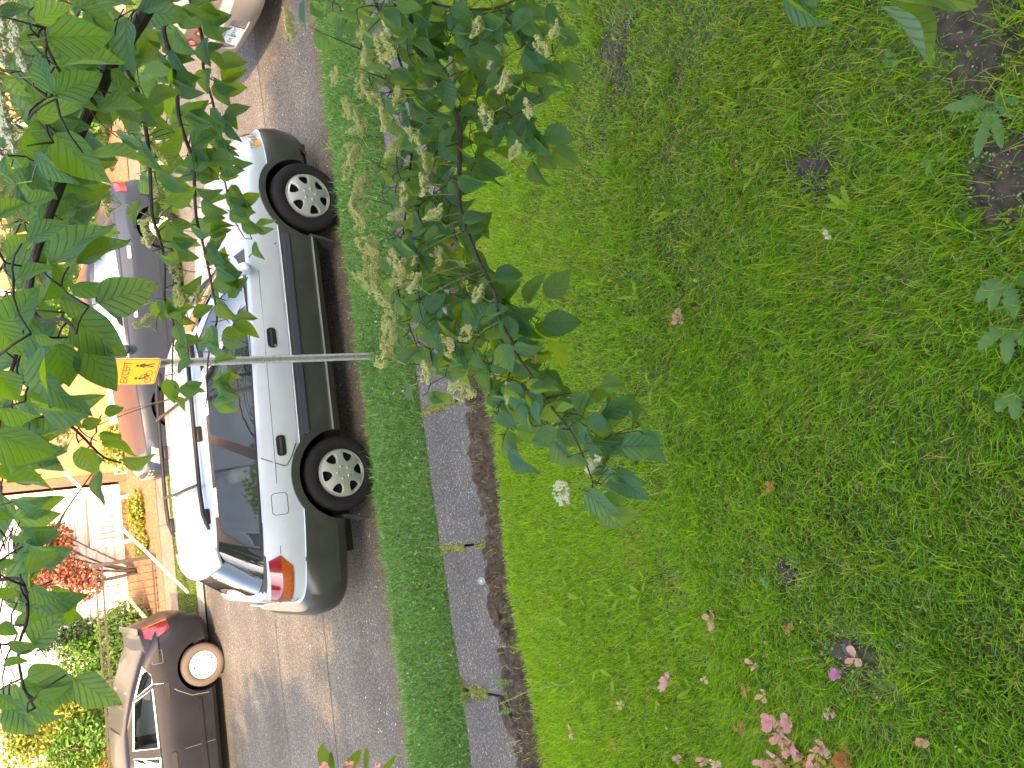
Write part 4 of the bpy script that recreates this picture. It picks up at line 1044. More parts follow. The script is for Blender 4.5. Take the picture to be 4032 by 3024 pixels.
def bush(name, label, cat, base, crowns, s, cols, n, group=None, stems=4, trans=.4, seed=0, height=None, stem_r=.012):
    root = empty(name, base, label, cat, group); m = leafy(name+'_leaf', cols=cols, trans=trans)
    b = Vector(base)
    for i, (c, rad, f) in enumerate(crowns):
        V, F = cloud(int(n*f), Vector(c)-b, rad, s, seed=seed+i*7); o = npmesh('foliage', V, F, m, root); o['kind'] = 'stuff'
        Vt, Ft = [], []
        for k in range(stems):
            e = Vector(c)-b+Vector((random.uniform(-.5, .5)*rad[0], random.uniform(-.5, .5)*rad[1], random.uniform(-.1, .5)*rad[2]))
            tube_geo(curve_pts([(random.uniform(-.05, .05), random.uniform(-.05, .05), -.05), e*.5+Vector((random.uniform(-.1, .1), 0, .05)), e], 6), [stem_r*(1-.13*q) for q in range(6)], 5, Vt, Ft)
        mk('stem', Vt, Ft, M_bark, root, 50)
    return root
GREEN = [(0, (.035, .10, .018)), (.35, (.075, .19, .030)), (.7, (.12, .25, .035)), (1, (.20, .32, .05))]
YELG = [(0, (.09, .14, .02)), (.4, (.20, .26, .035)), (.75, (.30, .32, .05)), (1, (.36, .34, .10))]
DARKG = [(0, (.015, .045, .02)), (.5, (.03, .08, .03)), (1, (.06, .13, .05))]
MAPLE = [(0, (.10, .035, .03)), (.35, (.26, .09, .05)), (.7, (.38, .17, .09)), (1, (.28, .14, .13))]
for i, (x, l) in enumerate(((-1.75, 'low bright green hedge bush behind the iron fence nearest its wide end post'), (-2.65, 'bright green hedge bush behind the iron fence and the boot of the black car'), (-3.6, 'bright green hedge bush behind the iron fence above the black car roof'), (-4.7, 'bright green hedge bush behind the fence beyond the black car bonnet'))):
    bush('hedge_bush', l, 'bush', (x, 9.15, .12), [((x, 9.15, .55), (.62, .38, .52), 1)], .038, GREEN, 2600, 'hedge bushes behind the iron fence', seed=20+i)
bush('yellow_bush', 'tall yellow green shrub behind the hedge left of the red maple', 'bush', (-2.9, 9.9, .2), [((-2.9, 9.9, 1.35), (.62, .4, .7), 1)], .035, YELG, 3000, seed=40)
bush('yellow_bush', 'feathery golden shrub at the far end of the iron fence', 'bush', (-4.1, 9.8, .2), [((-4.1, 9.8, 1.3), (.75, .45, .9), 1)], .03, YELG, 3600, seed=41)
bush('dark_conifer', 'small dark blue green conifer between the red maple and the yellow shrub', 'bush', (-1.75, 10.0, .2), [((-1.75, 10.0, 1.2), (.38, .35, .75), 1)], .03, DARKG, 2600, seed=42)
bush('green_shrub', 'tall bright green shrub with small leaves rising behind the hedge and iron fence', 'bush', (-2.2, 9.6, .18), [((-2.25, 9.6, 1.15), (.60, .35, .55), 1)], .032, GREEN, 2600, seed=44)
bush('green_shrub', 'dense light green shrub between the feathery golden one and the hedge', 'bush', (-3.45, 9.55, .18), [((-3.45, 9.55, 1.25), (.62, .35, .75), 1)], .034, GREEN, 3000, seed=45)
bush('green_shrub', 'tall loose green shrub screening the white wall beyond the golden shrub', 'bush', (-3.1, 10.05, .2), [((-3.1, 10.05, 2.0), (.95, .25, .65), 1)], .04, YELG, 2600, seed=46)
bush('rose_bush', 'loose shrub with coral red flowers behind the iron fence', 'bush', (-3.9, 9.25, .15), [((-3.9, 9.2, .85), (.35, .25, .35), .5)], .028, [(0, (.35, .06, .05)), (.5, (.55, .14, .10)), (.55, (.12, .2, .03)), (1, (.2, .3, .05))], 1500, seed=43)
mp_ = bush('japanese_maple', 'small red leaved maple tree in front of the white house window', 'tree', (-.75, 9.75, .18), [((-.40, 9.65, 1.70), (.72, .45, .60), 1), ((-.75, 9.5, 1.12), (.40, .32, .40), .4), ((.05, 9.7, 1.45), (.40, .35, .34), .3)], .034, MAPLE, 3400, seed=50, stems=3, stem_r=.022)
bush('garden_shrub', 'bright green low plant at the foot of the terracotta wall', 'bush', (1.55, 9.25, .14), [((1.6, 9.25, .42), (.55, .3, .34), 1)], .035, YELG, 1800, seed=60)
bush('garden_shrub', 'yellow green ground cover beside the white house porch', 'bush', (.35, 9.1, .12), [((.35, 9.1, .24), (.5, .3, .18), 1)], .028, YELG, 1300, seed=61)
bush('garden_shrub', 'trailing green plant beside the far pavement under the guy wire', 'bush', (-.3, 9.0, .12), [((-.25, 9.0, .22), (.28, .25, .16), 1)], .025, YELG, 700, seed=62)
for i, (x, rx, l) in enumerate(((4.4, .9, 'broad sunlit green bush across the street behind the blue car boot'), (6.2, 1.0, 'sunlit hedge bush across the street right of the blue car'), (8.2, 1.1, 'rounded sunlit hedge bush near the utility pole'), (10.4, 1.2, 'large sunlit bush beyond the utility pole'))):
    bush('hedge_bush', l, 'bush', (x, 9.1, .12), [((x, 9.2, .95), (rx, .5, .95), 1)], .045, GREEN, 3600, 'bushes across the street', seed=70+i)
# fallen pale branches behind the fence
M_pale_wood = simple('bleached_wood', (.55, .45, .30), .8)
for a, b_, l in (((-1.05, 8.95, .55), (-1.65, 8.9, .18), 'bleached branch leaning behind the iron fence'), ((-1.25, 9.0, .42), (-1.6, 8.95, .22), 'short thick bleached log behind the iron fence')):
    o = tube('garden_log', [Vector(a), (Vector(a)+Vector(b_))/2+Vector((.02, 0, .03)), Vector(b_)], .03, M_pale_wood); tag(o, l, 'branch')

# ================================================================ HOUSES ACROSS THE STREET
M_white = simple('white_siding', (.80, .78, .73), .6, noise=.05, nscale=2)
M_terra = simple('terracotta_render', (.40, .175, .075), .8, noise=.3, nscale=2.0, bump=.2)
M_redtrim = simple('red_brown_trim', (.28, .09, .05), .6)
M_trimw = simple('white_trim', (.82, .80, .75), .5)
M_pane = simple('window_glass', (.10, .10, .10), .04, spec=.8, coat=1)
M_roof = simple('roof_shingle', (.08, .07, .065), .9, noise=.4, nscale=14, bump=.5)
def window(parent, x0, x1, z0, z1, y, m_trim, nm='window'):
    w = .09; bm = bmesh.new()
    boxbm(bm, ((x0+x1)/2, y-.02, z1+w/2), (x1-x0+2*w, .06, w)); boxbm(bm, ((x0+x1)/2, y-.02, z0-w/2), (x1-x0+2*w+.06, .09, w*.7))
    boxbm(bm, (x0-w/2, y-.018, (z0+z1)/2), (w, .056, z1-z0)); boxbm(bm, (x1+w/2, y-.018, (z0+z1)/2), (w, .056, z1-z0))
    f = mkbm(nm, bm, m_trim, parent); box('pane', ((x0+x1)/2, y+.0, (z0+z1)/2), (x1-x0, .02, z1-z0), M_pane, f)
    box('glazing_bar', ((x0+x1)/2, y-.015, (z0+z1)/2), (x1-x0, .02, .03), m_trim, f)
def gable(parent, x0, x1, y0, y1, ze, zr, m, over=.4):
    ym = (y0+y1)/2; t = .16
    V = [(x, y, z) for x in (x0-over, x1+over) for y, z in ((y0-over, ze-.25), (ym, zr), (y1+over, ze-.25), (y1+over, ze-.25+t), (ym, zr+t), (y0-over, ze-.25+t))]
    F = [(0, 1, 2, 3, 4, 5), (11, 10, 9, 8, 7, 6)]+[(i, 6+i, 6+(i+1) % 6, (i+1) % 6) for i in range(6)]
    mk('roof', V, F, m, parent)
    V = [(x, y, z) for x in (x0, x1) for y, z in ((y0, ze-.1), (y1, ze-.1), (ym, zr-.02))]
    mk('gable_wall', V, [(0, 1, 2), (5, 4, 3)], parent['wall_mat_ref'] if False else MATS[parent_wall[parent.name]], parent)
parent_wall = {}
def house(name, label, x0, x1, y0, y1, z0, ze, zr, mwall, wins, trim):
    h = empty(name, ((x0+x1)/2, y0, z0), label, 'house'); h.location = (0, 0, 0); parent_wall[h.name] = mwall.name
    box('wall', ((x0+x1)/2, (y0+y1)/2, (z0+ze)/2), (x1-x0, y1-y0, ze-z0), mwall, h)
    gable(h, x0, x1, y0, y1, ze, zr, M_roof)
    for w in wins: window(h, *w, y0, trim)
    return h
wh = house('white_house', 'white sided house with a trimmed window behind the red maple', -6.5, 1.0, 10.35, 17, .1, 5.6, 8, M_white, [(-.72, .36, 1.62, 2.75), (-3.4, -2.3, 1.62, 2.9), (-5.6, -4.6, 1.62, 2.9)], M_trimw)
for z in np.arange(.5, 5.4, .16): box('siding_board', (-2.75, 10.335, z), (7.48, .012, .148), M_white, wh, rot=Matrix.Rotation(R(-4), 3, 'X'))
th = house('terracotta_house', 'terracotta orange house wall with a red brown corner board', 1.12, 12, 9.95, 17, .1, 5.2, 7.6, M_terra, [(3.6, 4.7, 1.3, 2.6), (7, 8.2, 1.3, 2.6)], M_trimw)
box('corner_board', (1.10, 9.93, 2.65), (.16, .10, 5.1), M_redtrim, th, .005); box('footing', (6.6, 9.92, .24), (10.9, .10, .30), M_white, th)
# porch railing of the white house
pr_ = empty('porch_railing', (.28, 9.85, .18), 'white porch railing with upright balusters beside the red maple', 'railing')
for i in range(8): box('baluster', (-.36+.1*i, 0, .42), (.035, .035, .42), M_trimw, pr_)
box('rail', (0, 0, .65), (.86, .06, .045), M_trimw, pr_, .005); box('rail', (0, 0, .19), (.86, .05, .04), M_trimw, pr_, .005); box('handrail', (.0, -.02, .74), (.9, .05, .03), M_redtrim, pr_, .005)  # brown top bar stands in for the rail's shadow line
tube('brace', [(-.05, -.04, .62), (.32, -.04, .2)], .025, M_trimw, pr_, 6)
for x in (-.42, .42): box('newel', (x, 0, .36), (.07, .07, .74), M_trimw, pr_, .006)

# ================================================================ BEHIND THE CAMERA
M_own = simple('pale_blue_siding', (.55, .60, .66), .6, noise=.06, nscale=2)  # pale blue chosen so the car windows mirror a sky tone
oh = house('pale_blue_house', 'tall pale blue house behind the lawn, its roof shading the near half of the street', -7.2, 1.0, -17, -9.3, 2.2, 8.0, 11.45, M_own, [], M_trimw)
for (a, b_, c, d_) in ((-5.8, -4.6, 4.2, 5.6), (-3.4, -2.2, 4.2, 5.6), (-5.8, -4.6, 6.6, 7.9), (-3.0, -1.6, 6.6, 7.9), (-.9, .1, 6.6, 7.9)):
    f = box('window', ((a+b_)/2, -9.28, (c+d_)/2), (b_-a+.2, .06, d_-c+.2), M_trimw, oh); box('pane', ((a+b_)/2, -9.26, (c+d_)/2), (b_-a, .06, d_-c), M_pane, f)
f = box('door', (-.5, -9.27, 3.5), (.95, .06, 2.1), M_redtrim, oh)
ow = house('house_wing', 'lower wing of the pale blue house behind the lawn', 1.02, 8.5, -16.0, -9.0, 2.2, 7.3, 10.35, M_own, [], M_trimw)
f = box('window', (4, -8.98, 5), (1.5, .06, 1.5), M_trimw, ow); box('pane', (4, -8.96, 5), (1.3, .06, 1.3), M_pane, f)
def tree(name, label, base, crowns, h, n, s, cols, seed, r0=.14):
    t = empty(name, base, label, 'tree'); b = Vector(base); m = leafy(name+'_leaf', cols=cols, trans=.35)
    top = Vector((.1, .05, h)); tube('trunk', curve_pts([(0, 0, -.2), (.05, .02, h*.4), top*.8, top], 8), [r0*(1-.1*k) for k in range(8)], M_bark, t, 10)
    for i, (c, rad) in enumerate(crowns):
        cc = Vector(c)-b
        tube('limb', curve_pts([(.05, .02, h*.45), (cc*.6)+Vector((0, 0, .1*h)), cc], 6), [r0*.5*(1-.14*k) for k in range(6)], M_bark, t, 6)
        V, F = cloud(n, cc, rad, s, .4, seed+i*5); o = npmesh('crown', V, F, m, t); o['kind'] = 'stuff'
    return t
tree('garden_tree', 'leafy green tree beside the pale blue house behind the lawn', (-5.6, -7.3, 1.8), [((-5.6, -7.2, 8.2), (1.3, 1.1, 1.2)), ((-6.6, -7.5, 7.2), (1.3, 1.2, 1.2)), ((-6.0, -7.4, 9.2), (.9, .9, .9))], 6.5, 2600, .085, GREEN, 90)
tree('garden_tree', 'tall dense tree at the corner of the lawn along the near pavement', (-9.5, -3.2, .6), [((-9.5, -3.2, 6.2), (2.4, 2.2, 2.4)), ((-8.6, -2.8, 4.6), (1.6, 1.6, 1.4)), ((-10.5, -3.6, 4.8), (1.6, 1.6, 1.4))], 5.0, 3000, .10, GREEN, 110)
for i, (x, z, l) in enumerate(((-7.6, 16.5, 'left'), (-4.9, 16.2, 'middle'), (-2.2, 15.9, 'chimney'), (.6, 15.1, 'wing'))):  # unseen crowns added to break the straight shade edge on the road
    tree('tall_tree', ['tall tree behind the outer gable of the pale blue house', 'tall tree behind the middle of the pale blue house roof', 'tall tree behind the ridge of the pale blue house near its wing', 'tall tree behind the joint of the pale blue house and its wing'][i], (x, -18.6, 2.2), [((x, -18.6, z-1.0), (1.5, 1.3, 1.9)), ((x-.9, -18.3, z-2.0), (1.3, 1.2, 1.3)), ((x+1.0, -18.8, z-1.8), (1.3, 1.2, 1.3))], 11.5, 2300, .11, GREEN, 160+7*i)
for i, x in enumerate((-6.4, -4.6, -2.8, 1.6, 3.6, 5.6)):  # unseen shrubs added to give the car windows a dark lower reflection
    bush('foundation_shrub', 'dark evergreen shrub against the wall of the pale blue house', 'bush', (x, -8.3, 2.1), [((x, -8.35, 3.2), (.95, .55, 1.15), 1)], .05, DARKG, 1500, 'shrubs along the pale blue house', seed=130+i)
def rebase(h, base):
    h.location = base
    for c in h.children: c.location = Vector(c.location)-Vector(base)
rebase(wh, (-2.75, 10.35, .1)); rebase(th, (6.5, 9.95, .1)); rebase(oh, (-3.1, -9.3, 2.3)); rebase(ow, (4.7, -9.0, 2.3))

# ================================================================ DOGWOOD TREE IN THE FOREGROUND
def dogwood_leaf_mat():
    m, n, l, b = mat('dogwood_leaf')
    at = n.new('ShaderNodeAttribute'); at.attribute_name = 'lc'; sp_ = n.new('ShaderNodeSeparateXYZ'); l.new(at.outputs['Vector'], sp_.inputs[0])
    def mth(op, a, b_=None, c=None):
        q = n.new('ShaderNodeMath'); q.operation = op
        for i, v in enumerate((a, b_, c)):
            if v is None: continue
            if isinstance(v, (int, float)): q.inputs[i].default_value = v
            else: l.new(v, q.inputs[i])
        return q.outputs[0]
    u, v, rn = sp_.outputs['X'], sp_.outputs['Y'], sp_.outputs['Z']
    av = mth('ABSOLUTE', v)
    # veins leave the midrib and bend towards the tip
    s_ = mth('SUBTRACT', u, mth('MULTIPLY', mth('POWER', av, .8), .95))
    w = mth('SINE', mth('MULTIPLY', s_, 40.0))
    vein = mth('POWER', mth('ABSOLUTE', mth('MULTIPLY_ADD', w, .5, .5)), 9.0)
    mid = mth('LESS_THAN', av, .011)
    vn = mth('MAXIMUM', mth('MULTIPLY', vein, .55), mid)
    oi = n.new('ShaderNodeObjectInfo'); rr = mth('FRACT', mth('ADD', rn, mth('MULTIPLY', oi.outputs['Random'], .999)))
    rp = ramp(n, [(0, (.036, .110, .066)), (.4, (.050, .142, .082)), (.75, (.066, .17, .078)), (1, (.095, .205, .068))])
    bn = n.new('ShaderNodeTexNoise'); bn.inputs['Scale'].default_value = 5; bn.inputs['Detail'].default_value = 5; l.new(at.outputs['Vector'], bn.inputs['Vector'])
    l.new(mth('ADD', mth('MULTIPLY', rr, .7), mth('MULTIPLY', mth('SUBTRACT', bn.outputs['Fac'], .35), .9)), rp.inputs['Fac'])
    mx = n.new('ShaderNodeMixRGB'); mx.blend_type = 'MULTIPLY'; l.new(mth('MULTIPLY', vn, .5), mx.inputs[0]); l.new(rp.outputs[0], mx.inputs[1]); mx.inputs[2].default_value = (.45, .5, .5, 1)
    gb = n.new('ShaderNodeNewGeometry'); un = n.new('ShaderNodeMixRGB'); un.inputs[2].default_value = (.17, .27, .155, 1); l.new(mth('MULTIPLY', gb.outputs['Backfacing'], .75), un.inputs[0]); l.new(mx.outputs[0], un.inputs[1])   # paler underside
    l.new(un.outputs[0], b.inputs['Base Color']); b.inputs['Roughness'].default_value = .48; b.inputs['Specular IOR Level'].default_value = .28
    hgt = mth('SUBTRACT', mth('MULTIPLY', vein, -.7), mth('MULTIPLY', mid, 1.0))
    bp = n.new('ShaderNodeBump'); bp.inputs['Strength'].default_value = .9; bp.inputs['Distance'].default_value = .0025; l.new(hgt, bp.inputs['Height']); l.new(bp.outputs['Normal'], b.inputs['Normal'])
    tr = n.new('ShaderNodeBsdfTranslucent'); tc = ramp(n, [(0, (.34, .56, .010)), (.5, (.44, .66, .012)), (1, (.55, .74, .014))]); l.new(rr, tc.inputs['Fac'])
    m2 = n.new('ShaderNodeMixRGB'); m2.blend_type = 'MULTIPLY'; l.new(mth('MULTIPLY', vn, .22), m2.inputs[0]); l.new(tc.outputs[0], m2.inputs[1]); m2.inputs[2].default_value = (.5, .6, .4, 1); l.new(m2.outputs[0], tr.inputs['Color'])
    ms = n.new('ShaderNodeMixShader'); ms.inputs[0].default_value = .38; l.new(b.outputs[0], ms.inputs[1]); l.new(tr.outputs[0], ms.inputs[2]); l.new(ms.outputs[0], n['Material Output'].inputs['Surface'])
    return m
M_dog = dogwood_leaf_mat()
NU, NV = 9, 6
def leaf_shape(seed):
    """unit leaf: base at 0, tip at x=1, width ~.66, pointed; returns verts, lc"""
    r = random.Random(seed); fold = r.uniform(.12, .46); droop = r.uniform(-.02, .26); wav = r.uniform(.01, .045); tw = r.uniform(-.28, .28); cup = r.uniform(-.25, .45)
    V = []; A = []
    for i in range(NU+1):
        u = i/NU; u = u**.9
        w = .35*(math.sin(math.pi*min(u*1.02, 1)**.72)**.80)*(1-.10*u)
        if u > .88: w = min(w, .34*(1-u)/.12*.46)
        if i == 0: w = .012
        if i == NU: w = .0015
        for j in range(NV+1):
            t = 2*j/NV-1; y = w*t
            z = abs(t)**1.3*w*fold*1.6-droop*u*u+wav*math.sin(9*u+3*t)*abs(t)-cup*w*t*t*.4
            a = tw*u; V.append((u, y*math.cos(a)-z*math.sin(a)*.4, z+y*math.sin(a))); A.append((u, y, 0))
    # leaf stalk
    b = len(V)
    for x, y, z in ((-.16, 0, .035), (-.08, .008, .01), (-.08, -.008, .01), (.03, .009, .002), (.03, -.009, .002)): V.append((x, y, z)); A.append((0, .0, 0))
    return V, A
LF = [(i*(NV+1)+j, (i+1)*(NV+1)+j, (i+1)*(NV+1)+j+1, i*(NV+1)+j+1) for i in range(NU) for j in range(NV)]
_b = (NU+1)*(NV+1); LF += [(_b, _b+2, _b+1, _b+1)[:3], (_b+1, _b+2, _b+4, _b+3)]
NVAR = 9
LS = [leaf_shape(100+k) for k in range(NVAR)]
LME = []
for V, A in LS:
    me = bpy.data.meshes.new('leaf'); me.from_pydata(V, [], LF); a = me.attributes.new('lc', 'FLOAT_VECTOR', 'POINT'); a.data.foreach_set('vector', np.array(A, dtype=np.float32).ravel())
    me.materials.append(M_dog); me.shade_smooth(); LME.append(me)
LEAVES = []       # (apparent size, matrix, variant, forced object)
def add_leaf(B, T, wid, flip=None, hand=False, rng=random):
    """leaf from base point B to tip T (world); wid = seen width / length, which fixes its tilt towards the eye"""
    X = T-B; L = X.length; X.normalize(); to = (CAM-(B+T)/2); D = to.length; to.normalize()
    n0 = (to-X*to.dot(X)); 
    if n0.length < .05: n0 = Vector((0, 0, 1))-X*X.z
    n0.normalize(); s0 = X.cross(n0)
    ro = math.acos(max(.0, min(1, wid/.68)))
    if flip is None: flip = rng.random() < .5
    # the upper side looks up: pick the roll whose normal has the larger z
    c1 = n0*math.cos(ro)+s0*math.sin(ro); c2 = n0*math.cos(ro)-s0*math.sin(ro)
    N = c1 if (c1.z > c2.z) != (flip and rng.random() < .3) else c2
    if N.z < -.25 and rng.random() < .55: N = -N
    Y = N.cross(X)
    M = Matrix(((X.x*L, Y.x*L, N.x*L, B.x), (X.y*L, Y.y*L, N.y*L, B.y), (X.z*L, Y.z*L, N.z*L, B.z), (0, 0, 0, 1)))
    LEAVES.append((L/D*max(.3, wid)+(1 if hand else 0), M, rng.randrange(NVAR), B.copy()))
def hand(bx, by, tx, ty, w, dist, dd=None):
    if dd is None: dd = random.uniform(-.12, .12)*math.hypot(tx-bx, ty-by)*dist*.0006076*2
    add_leaf(pix(bx, by, dist), pix(tx, ty, dist+dd), w*.92, hand=True)
# the big leaves near the lens (upper part of the world, left of the picture)
for q in [(104,80,246,80,.74),(121,205,222,160,.8),(116,201,66,115,.55),(76,255,173,220,.52),(118,288,226,400,.7),(110,305,65,290,.5),(73,326,163,410,.35),(198,333,326,332,.26),(130,142,270,125,.36),(76,48,150,2,.6),
          (212,655,342,613,.92),(149,618,264,632,.42),(156,687,274,770,.75),(177,743,250,843,.8),(128,743,150,840,.75),(90,746,104,882,.32),(80,670,132,677,.8),(-15,690,50,770,.8),(76,722,134,743,.5),(111,569,229,462,.45),(167,569,274,505,.4),(-10,800,45,870,.95),(0,880,90,905,.5),(-20,935,121,990,.7),(14,1041,121,1041,.4),
          (55,1235,130,1190,.6),(66,1270,126,1305,.62),(31,1347,94,1326,.6),(14,1389,104,1389,.42),(59,1465,123,1437,.72),(80,1503,152,1490,.5),(70,1540,135,1560,.4),(0,1500,45,1540,.6),(-5,1350,40,1370,.8),(-10,1290,40,1275,.6),(5,1440,60,1420,.4),(20,1160,70,1165,.4),(-10,1100,30,1120,.7),(-15,1010,30,1035,.6),(35,1085,85,1098,.3),(-10,1225,35,1210,.6),(60,1180,128,1190,.35),
          (40,600,110,565,.5),(20,560,75,500,.5),(60,520,140,470,.5),(-5,470,60,430,.6),(60,440,120,420,.6),(0,30,60,10,.5),(160,20,235,-20,.5)]:
    hand(*q, random.uniform(.95, 1.12))
for q in [(180,20,255,65,.9),(220,957,298,972,.34),(262,992,336,987,.5),(176,921,222,906,.9),(160,860,196,903,.6),(226,894,268,880,.7),(215,935,262,946,.6),(190,975,225,1000,.5),(240,150,300,190,.6),(255,90,300,120,.7),(270,210,335,235,.9),(262,300,310,330,.4)]:
    hand(*q, random.uniform(1.3, 1.5))
# the bough hanging over the verge and lawn
for q in [(892,80,965,108,.85),(852,149,901,194,.7),(880,108,929,163,.36),(936,128,974,170,.6),(679,62,748,111,.45),(984,69,1031,101,.6),(1066,38,1097,101,.5),(1078,10,1118,45,.8),(1125,50,1127,105,.8),(1206,72,1256,92,.95),(1213,132,1260,182,.6),(1199,128,1210,191,.5),(1134,142,1175,191,.8),(1109,225,1172,208,.8),(1100,208,1130,156,.6),(1172,295,1243,299,.66),(1161,333,1203,365,.8),(1193,322,1254,358,.85),(1151,347,1182,406,.5),(1085,278,1141,316,.6),(1130,250,1158,309,.6),(1023,288,1082,309,.62),(1033,316,1061,365,.36),(977,399,1036,392,.85),(946,396,977,340,.42),(1002,514,1062,458,.72),(967,427,1005,462,.7),(863,403,901,427,.8),(1033,208,1064,163,.5),(991,201,1021,198,.95),(1019,118,1040,177,.5),(898,205,932,222,.95),(943,250,965,288,.7),(1182,7,1213,66,.5),(1231,0,1264,28,.6),(1116,-4,1151,38,.6),(1150,95,1186,150,.4),(1090,130,1060,175,.4),
          (1179,642,1233,583,.8),(1172,700,1258,695,.8),(1155,701,1228,726,.42),(1186,736,1231,795,.5),(1141,656,1168,583,.42),(1076,663,1122,604,.6),(1089,660,1109,708,.7),(918,656,978,698,.62),(995,687,1043,712,.85),(1005,650,1036,688,.8),(1062,729,1102,757,.8),(1096,715,1132,771,.36),(988,719,1026,771,.36),(1019,812,1061,764,.7),(870,743,906,753,.9),(1064,743,1109,790,.5),(1168,826,1217,847,.75),(1078,861,1106,812,.6),(1095,896,1151,889,.75),(1116,927,1182,941,.8),(1082,941,1130,955,.72),(1071,892,1109,924,.5),(880,601,908,628,.6),(929,850,958,871,.6),(1189,958,1217,1003,.36),(1097,972,1158,1031,.42)]:
    hand(*q, random.uniform(1.95, 2.2))
for q in [(1266,903,1320,924,.95),(1318,927,1328,837,.58),(1342,965,1432,962,.85),(1335,1028,1398,1087,.6),(1262,1062,1335,1121,.6),(1231,990,1273,1003,.9),(1300,1069,1352,1087,.6),(1300,1096,1340,1143,.5),(1241,917,1272,951,.8),(1205,888,1240,870,.5),(1250,890,1262,850,.5),(1275,960,1300,985,.5)]:
    hand(*q, random.uniform(1.6, 1.75))
for q in [(1640,-55,1772,24,.5),(1690,-10,1788,75,.3),(1870,-55,2125,2,.55),(1905,15,2030,140,.16)]:
    hand(*q, .80)

# limbs and branches: polyline in picture coordinates with distances
BR = []
def branch(pts, d0, d1, r0, r1, n=None):
    m_ = len(pts); P3 = [pix(x, y, d0+(d1-d0)*i/(m_-1)) for i, (x, y) in enumerate(pts)]
    c = curve_pts(P3, n or max(8, 3*m_)); BR.append((c, [r0+(r1-r0)*i/(len(c)-1) for i in range(len(c))])); return c
b_main = branch([(338,-30),(318,20),(285,75),(245,130),(215,200),(190,250),(165,310),(135,390),(105,470),(75,560),(60,640)], 1.50, 1.25, .0125, .005)
b_A = branch([(362,-20),(357,35),(354,69),(368,121),(382,174),(385,243),(399,295),(417,347),(420,399),(424,469),(437,521),(448,569),(458,620),(469,687),(456,736),(448,792),(448,847),(444,880)], 1.95, 2.15, .0060, .0016)
b_B = branch([(405,-25),(420,31),(434,69),(441,115),(439,146),(451,191),(463,236),(462,285),(465,333),(483,382),(493,427),(503,469),(528,514)], 2.05, 2.25, .0048, .0014)
b_C = branch([(262,110),(275,150),(298,200),(310,250),(322,330),(326,417),(330,469),(347,521),(356,580),(356,653),(368,677),(378,715),(373,757),(371,861)], 1.6, 1.95, .0050, .0014)
b_D = branch([(880,-20),(887,28),(889,87),(929,139),(960,198),(981,236),(993,278),(993,330),(991,427),(1005,486),(1033,560),(1050,594),(1071,642),(1079,690),(1109,743),(1120,771),(1151,816),(1172,851),(1196,885),(1235,935),(1262,990),(1280,1040)], 2.05, 1.70, .0082, .0018, 70)
b_E = branch([(920,-25),(936,7),(991,17),(1022,21),(1075,16),(1120,-4),(1170,-20)], 2.0, 2.0, .0035, .0025)
b_F = branch([(800,-20),(835,60),(870,150),(905,260),(890,330),(880,420),(870,520),(858,610),(876,680),(905,760),(930,830)], 2.15, 2.1, .0040, .0014)
b_G = branch([(981,236),(1030,245),(1085,240),(1120,270),(1160,325)], 2.0, 2.0, .0028, .0015)
b_H = branch([(1050,600),(1090,650),(1135,672),(1165,690)], 1.98, 2.0, .0024, .0014)
b_I = branch([(1113,745),(1095,830),(1075,900),(1110,930)], 1.95, 2.0, .0022, .0012)
b_J = branch([(1075,16),(1110,60),(1150,110),(1195,120)], 2.0, 2.0, .0022, .0012)
b_K = branch([(-40,900),(40,905),(120,900),(170,935),(220,985),(262,1000)], 1.4, 1.45, .0038, .0014)
b_L = branch([(-30,1260),(20,1250),(50,1260),(60,1330),(40,1400),(50,1480),(75,1530)], 1.1, 1.05, .0026, .0012)
b_M = branch([(60,640),(85,690),(140,690),(165,720)], 1.2, 1.05, .0038, .0018)
b_N = branch([(150,330),(118,300),(100,250),(112,205)], 1.3, 1.02, .0034, .0016)
b_O = branch([(75,560),(50,700),(25,800),(-10,860),(-30,940)], 1.25, 1.1, .0035, .0015)
b_P = branch([(215,200),(150,180),(105,110),(95,60)], 1.4, 1.0, .0030, .0016)
b_Q = branch([(1560,-80),(1640,-60),(1760,-70),(1880,-66)], .95, .82, .0030, .0018)

def along(c, L, dist_jit, step, ang, spread, wr, skip=.08, side=None):
    """hanging leaves along a branch; ang: picture angle of the tips, 0 = picture right (world down)"""
    acc = 0; k = 0
    for i in range(1, len(c)):
        acc += (c[i]-c[i-1]).length
        if acc < step: continue
        acc = random.uniform(-.3, .1)*step; k += 1
        if random.random() < skip: continue
        D = (c[i]-CAM).length; D0 = D
        a = R(ang+random.gauss(0, spread)+(38 if k % 2 else -38)*(side or 1)); l = L*random.uniform(.78, 1.15)
        # picture right = -_u, picture up = _r
        d = (-_u)*math.cos(a)-_r*math.sin(a)
        d = (d+(c[i]-CAM).normalized()*random.uniform(-.35, .35)).normalized()
        B = c[i]+Vector([random.uniform(-1, 1)*dist_jit for _ in range(3)])+d*.015
        add_leaf(B, B+d*l, random.uniform(*wr))
for c in (b_A, b_B): along(c, .068, .020, .016, 8, 24, (.40, .68)); along(c, .062, .028, .030, 20, 40, (.25, .6))
along(b_C, .058, .02, .016, 10, 28, (.4, .68)); along(b_C, .056, .028, .032, 0, 45, (.25, .6))
along(b_D, .072, .05, .022, 15, 45, (.35, .68)); along(b_F, .070, .05, .019, 15, 40, (.22, .6)); along(b_F, .066, .08, .022, 15, 50, (.2, .55))
along(b_E, .075, .03, .03, 40, 40, (.35, .68)); along(b_J, .07, .03, .03, 10, 45, (.35, .68)); along(b_G, .07, .03, .035, 20, 40, (.35, .68)); along(b_I, .07, .03, .035, 10, 40, (.35, .68))
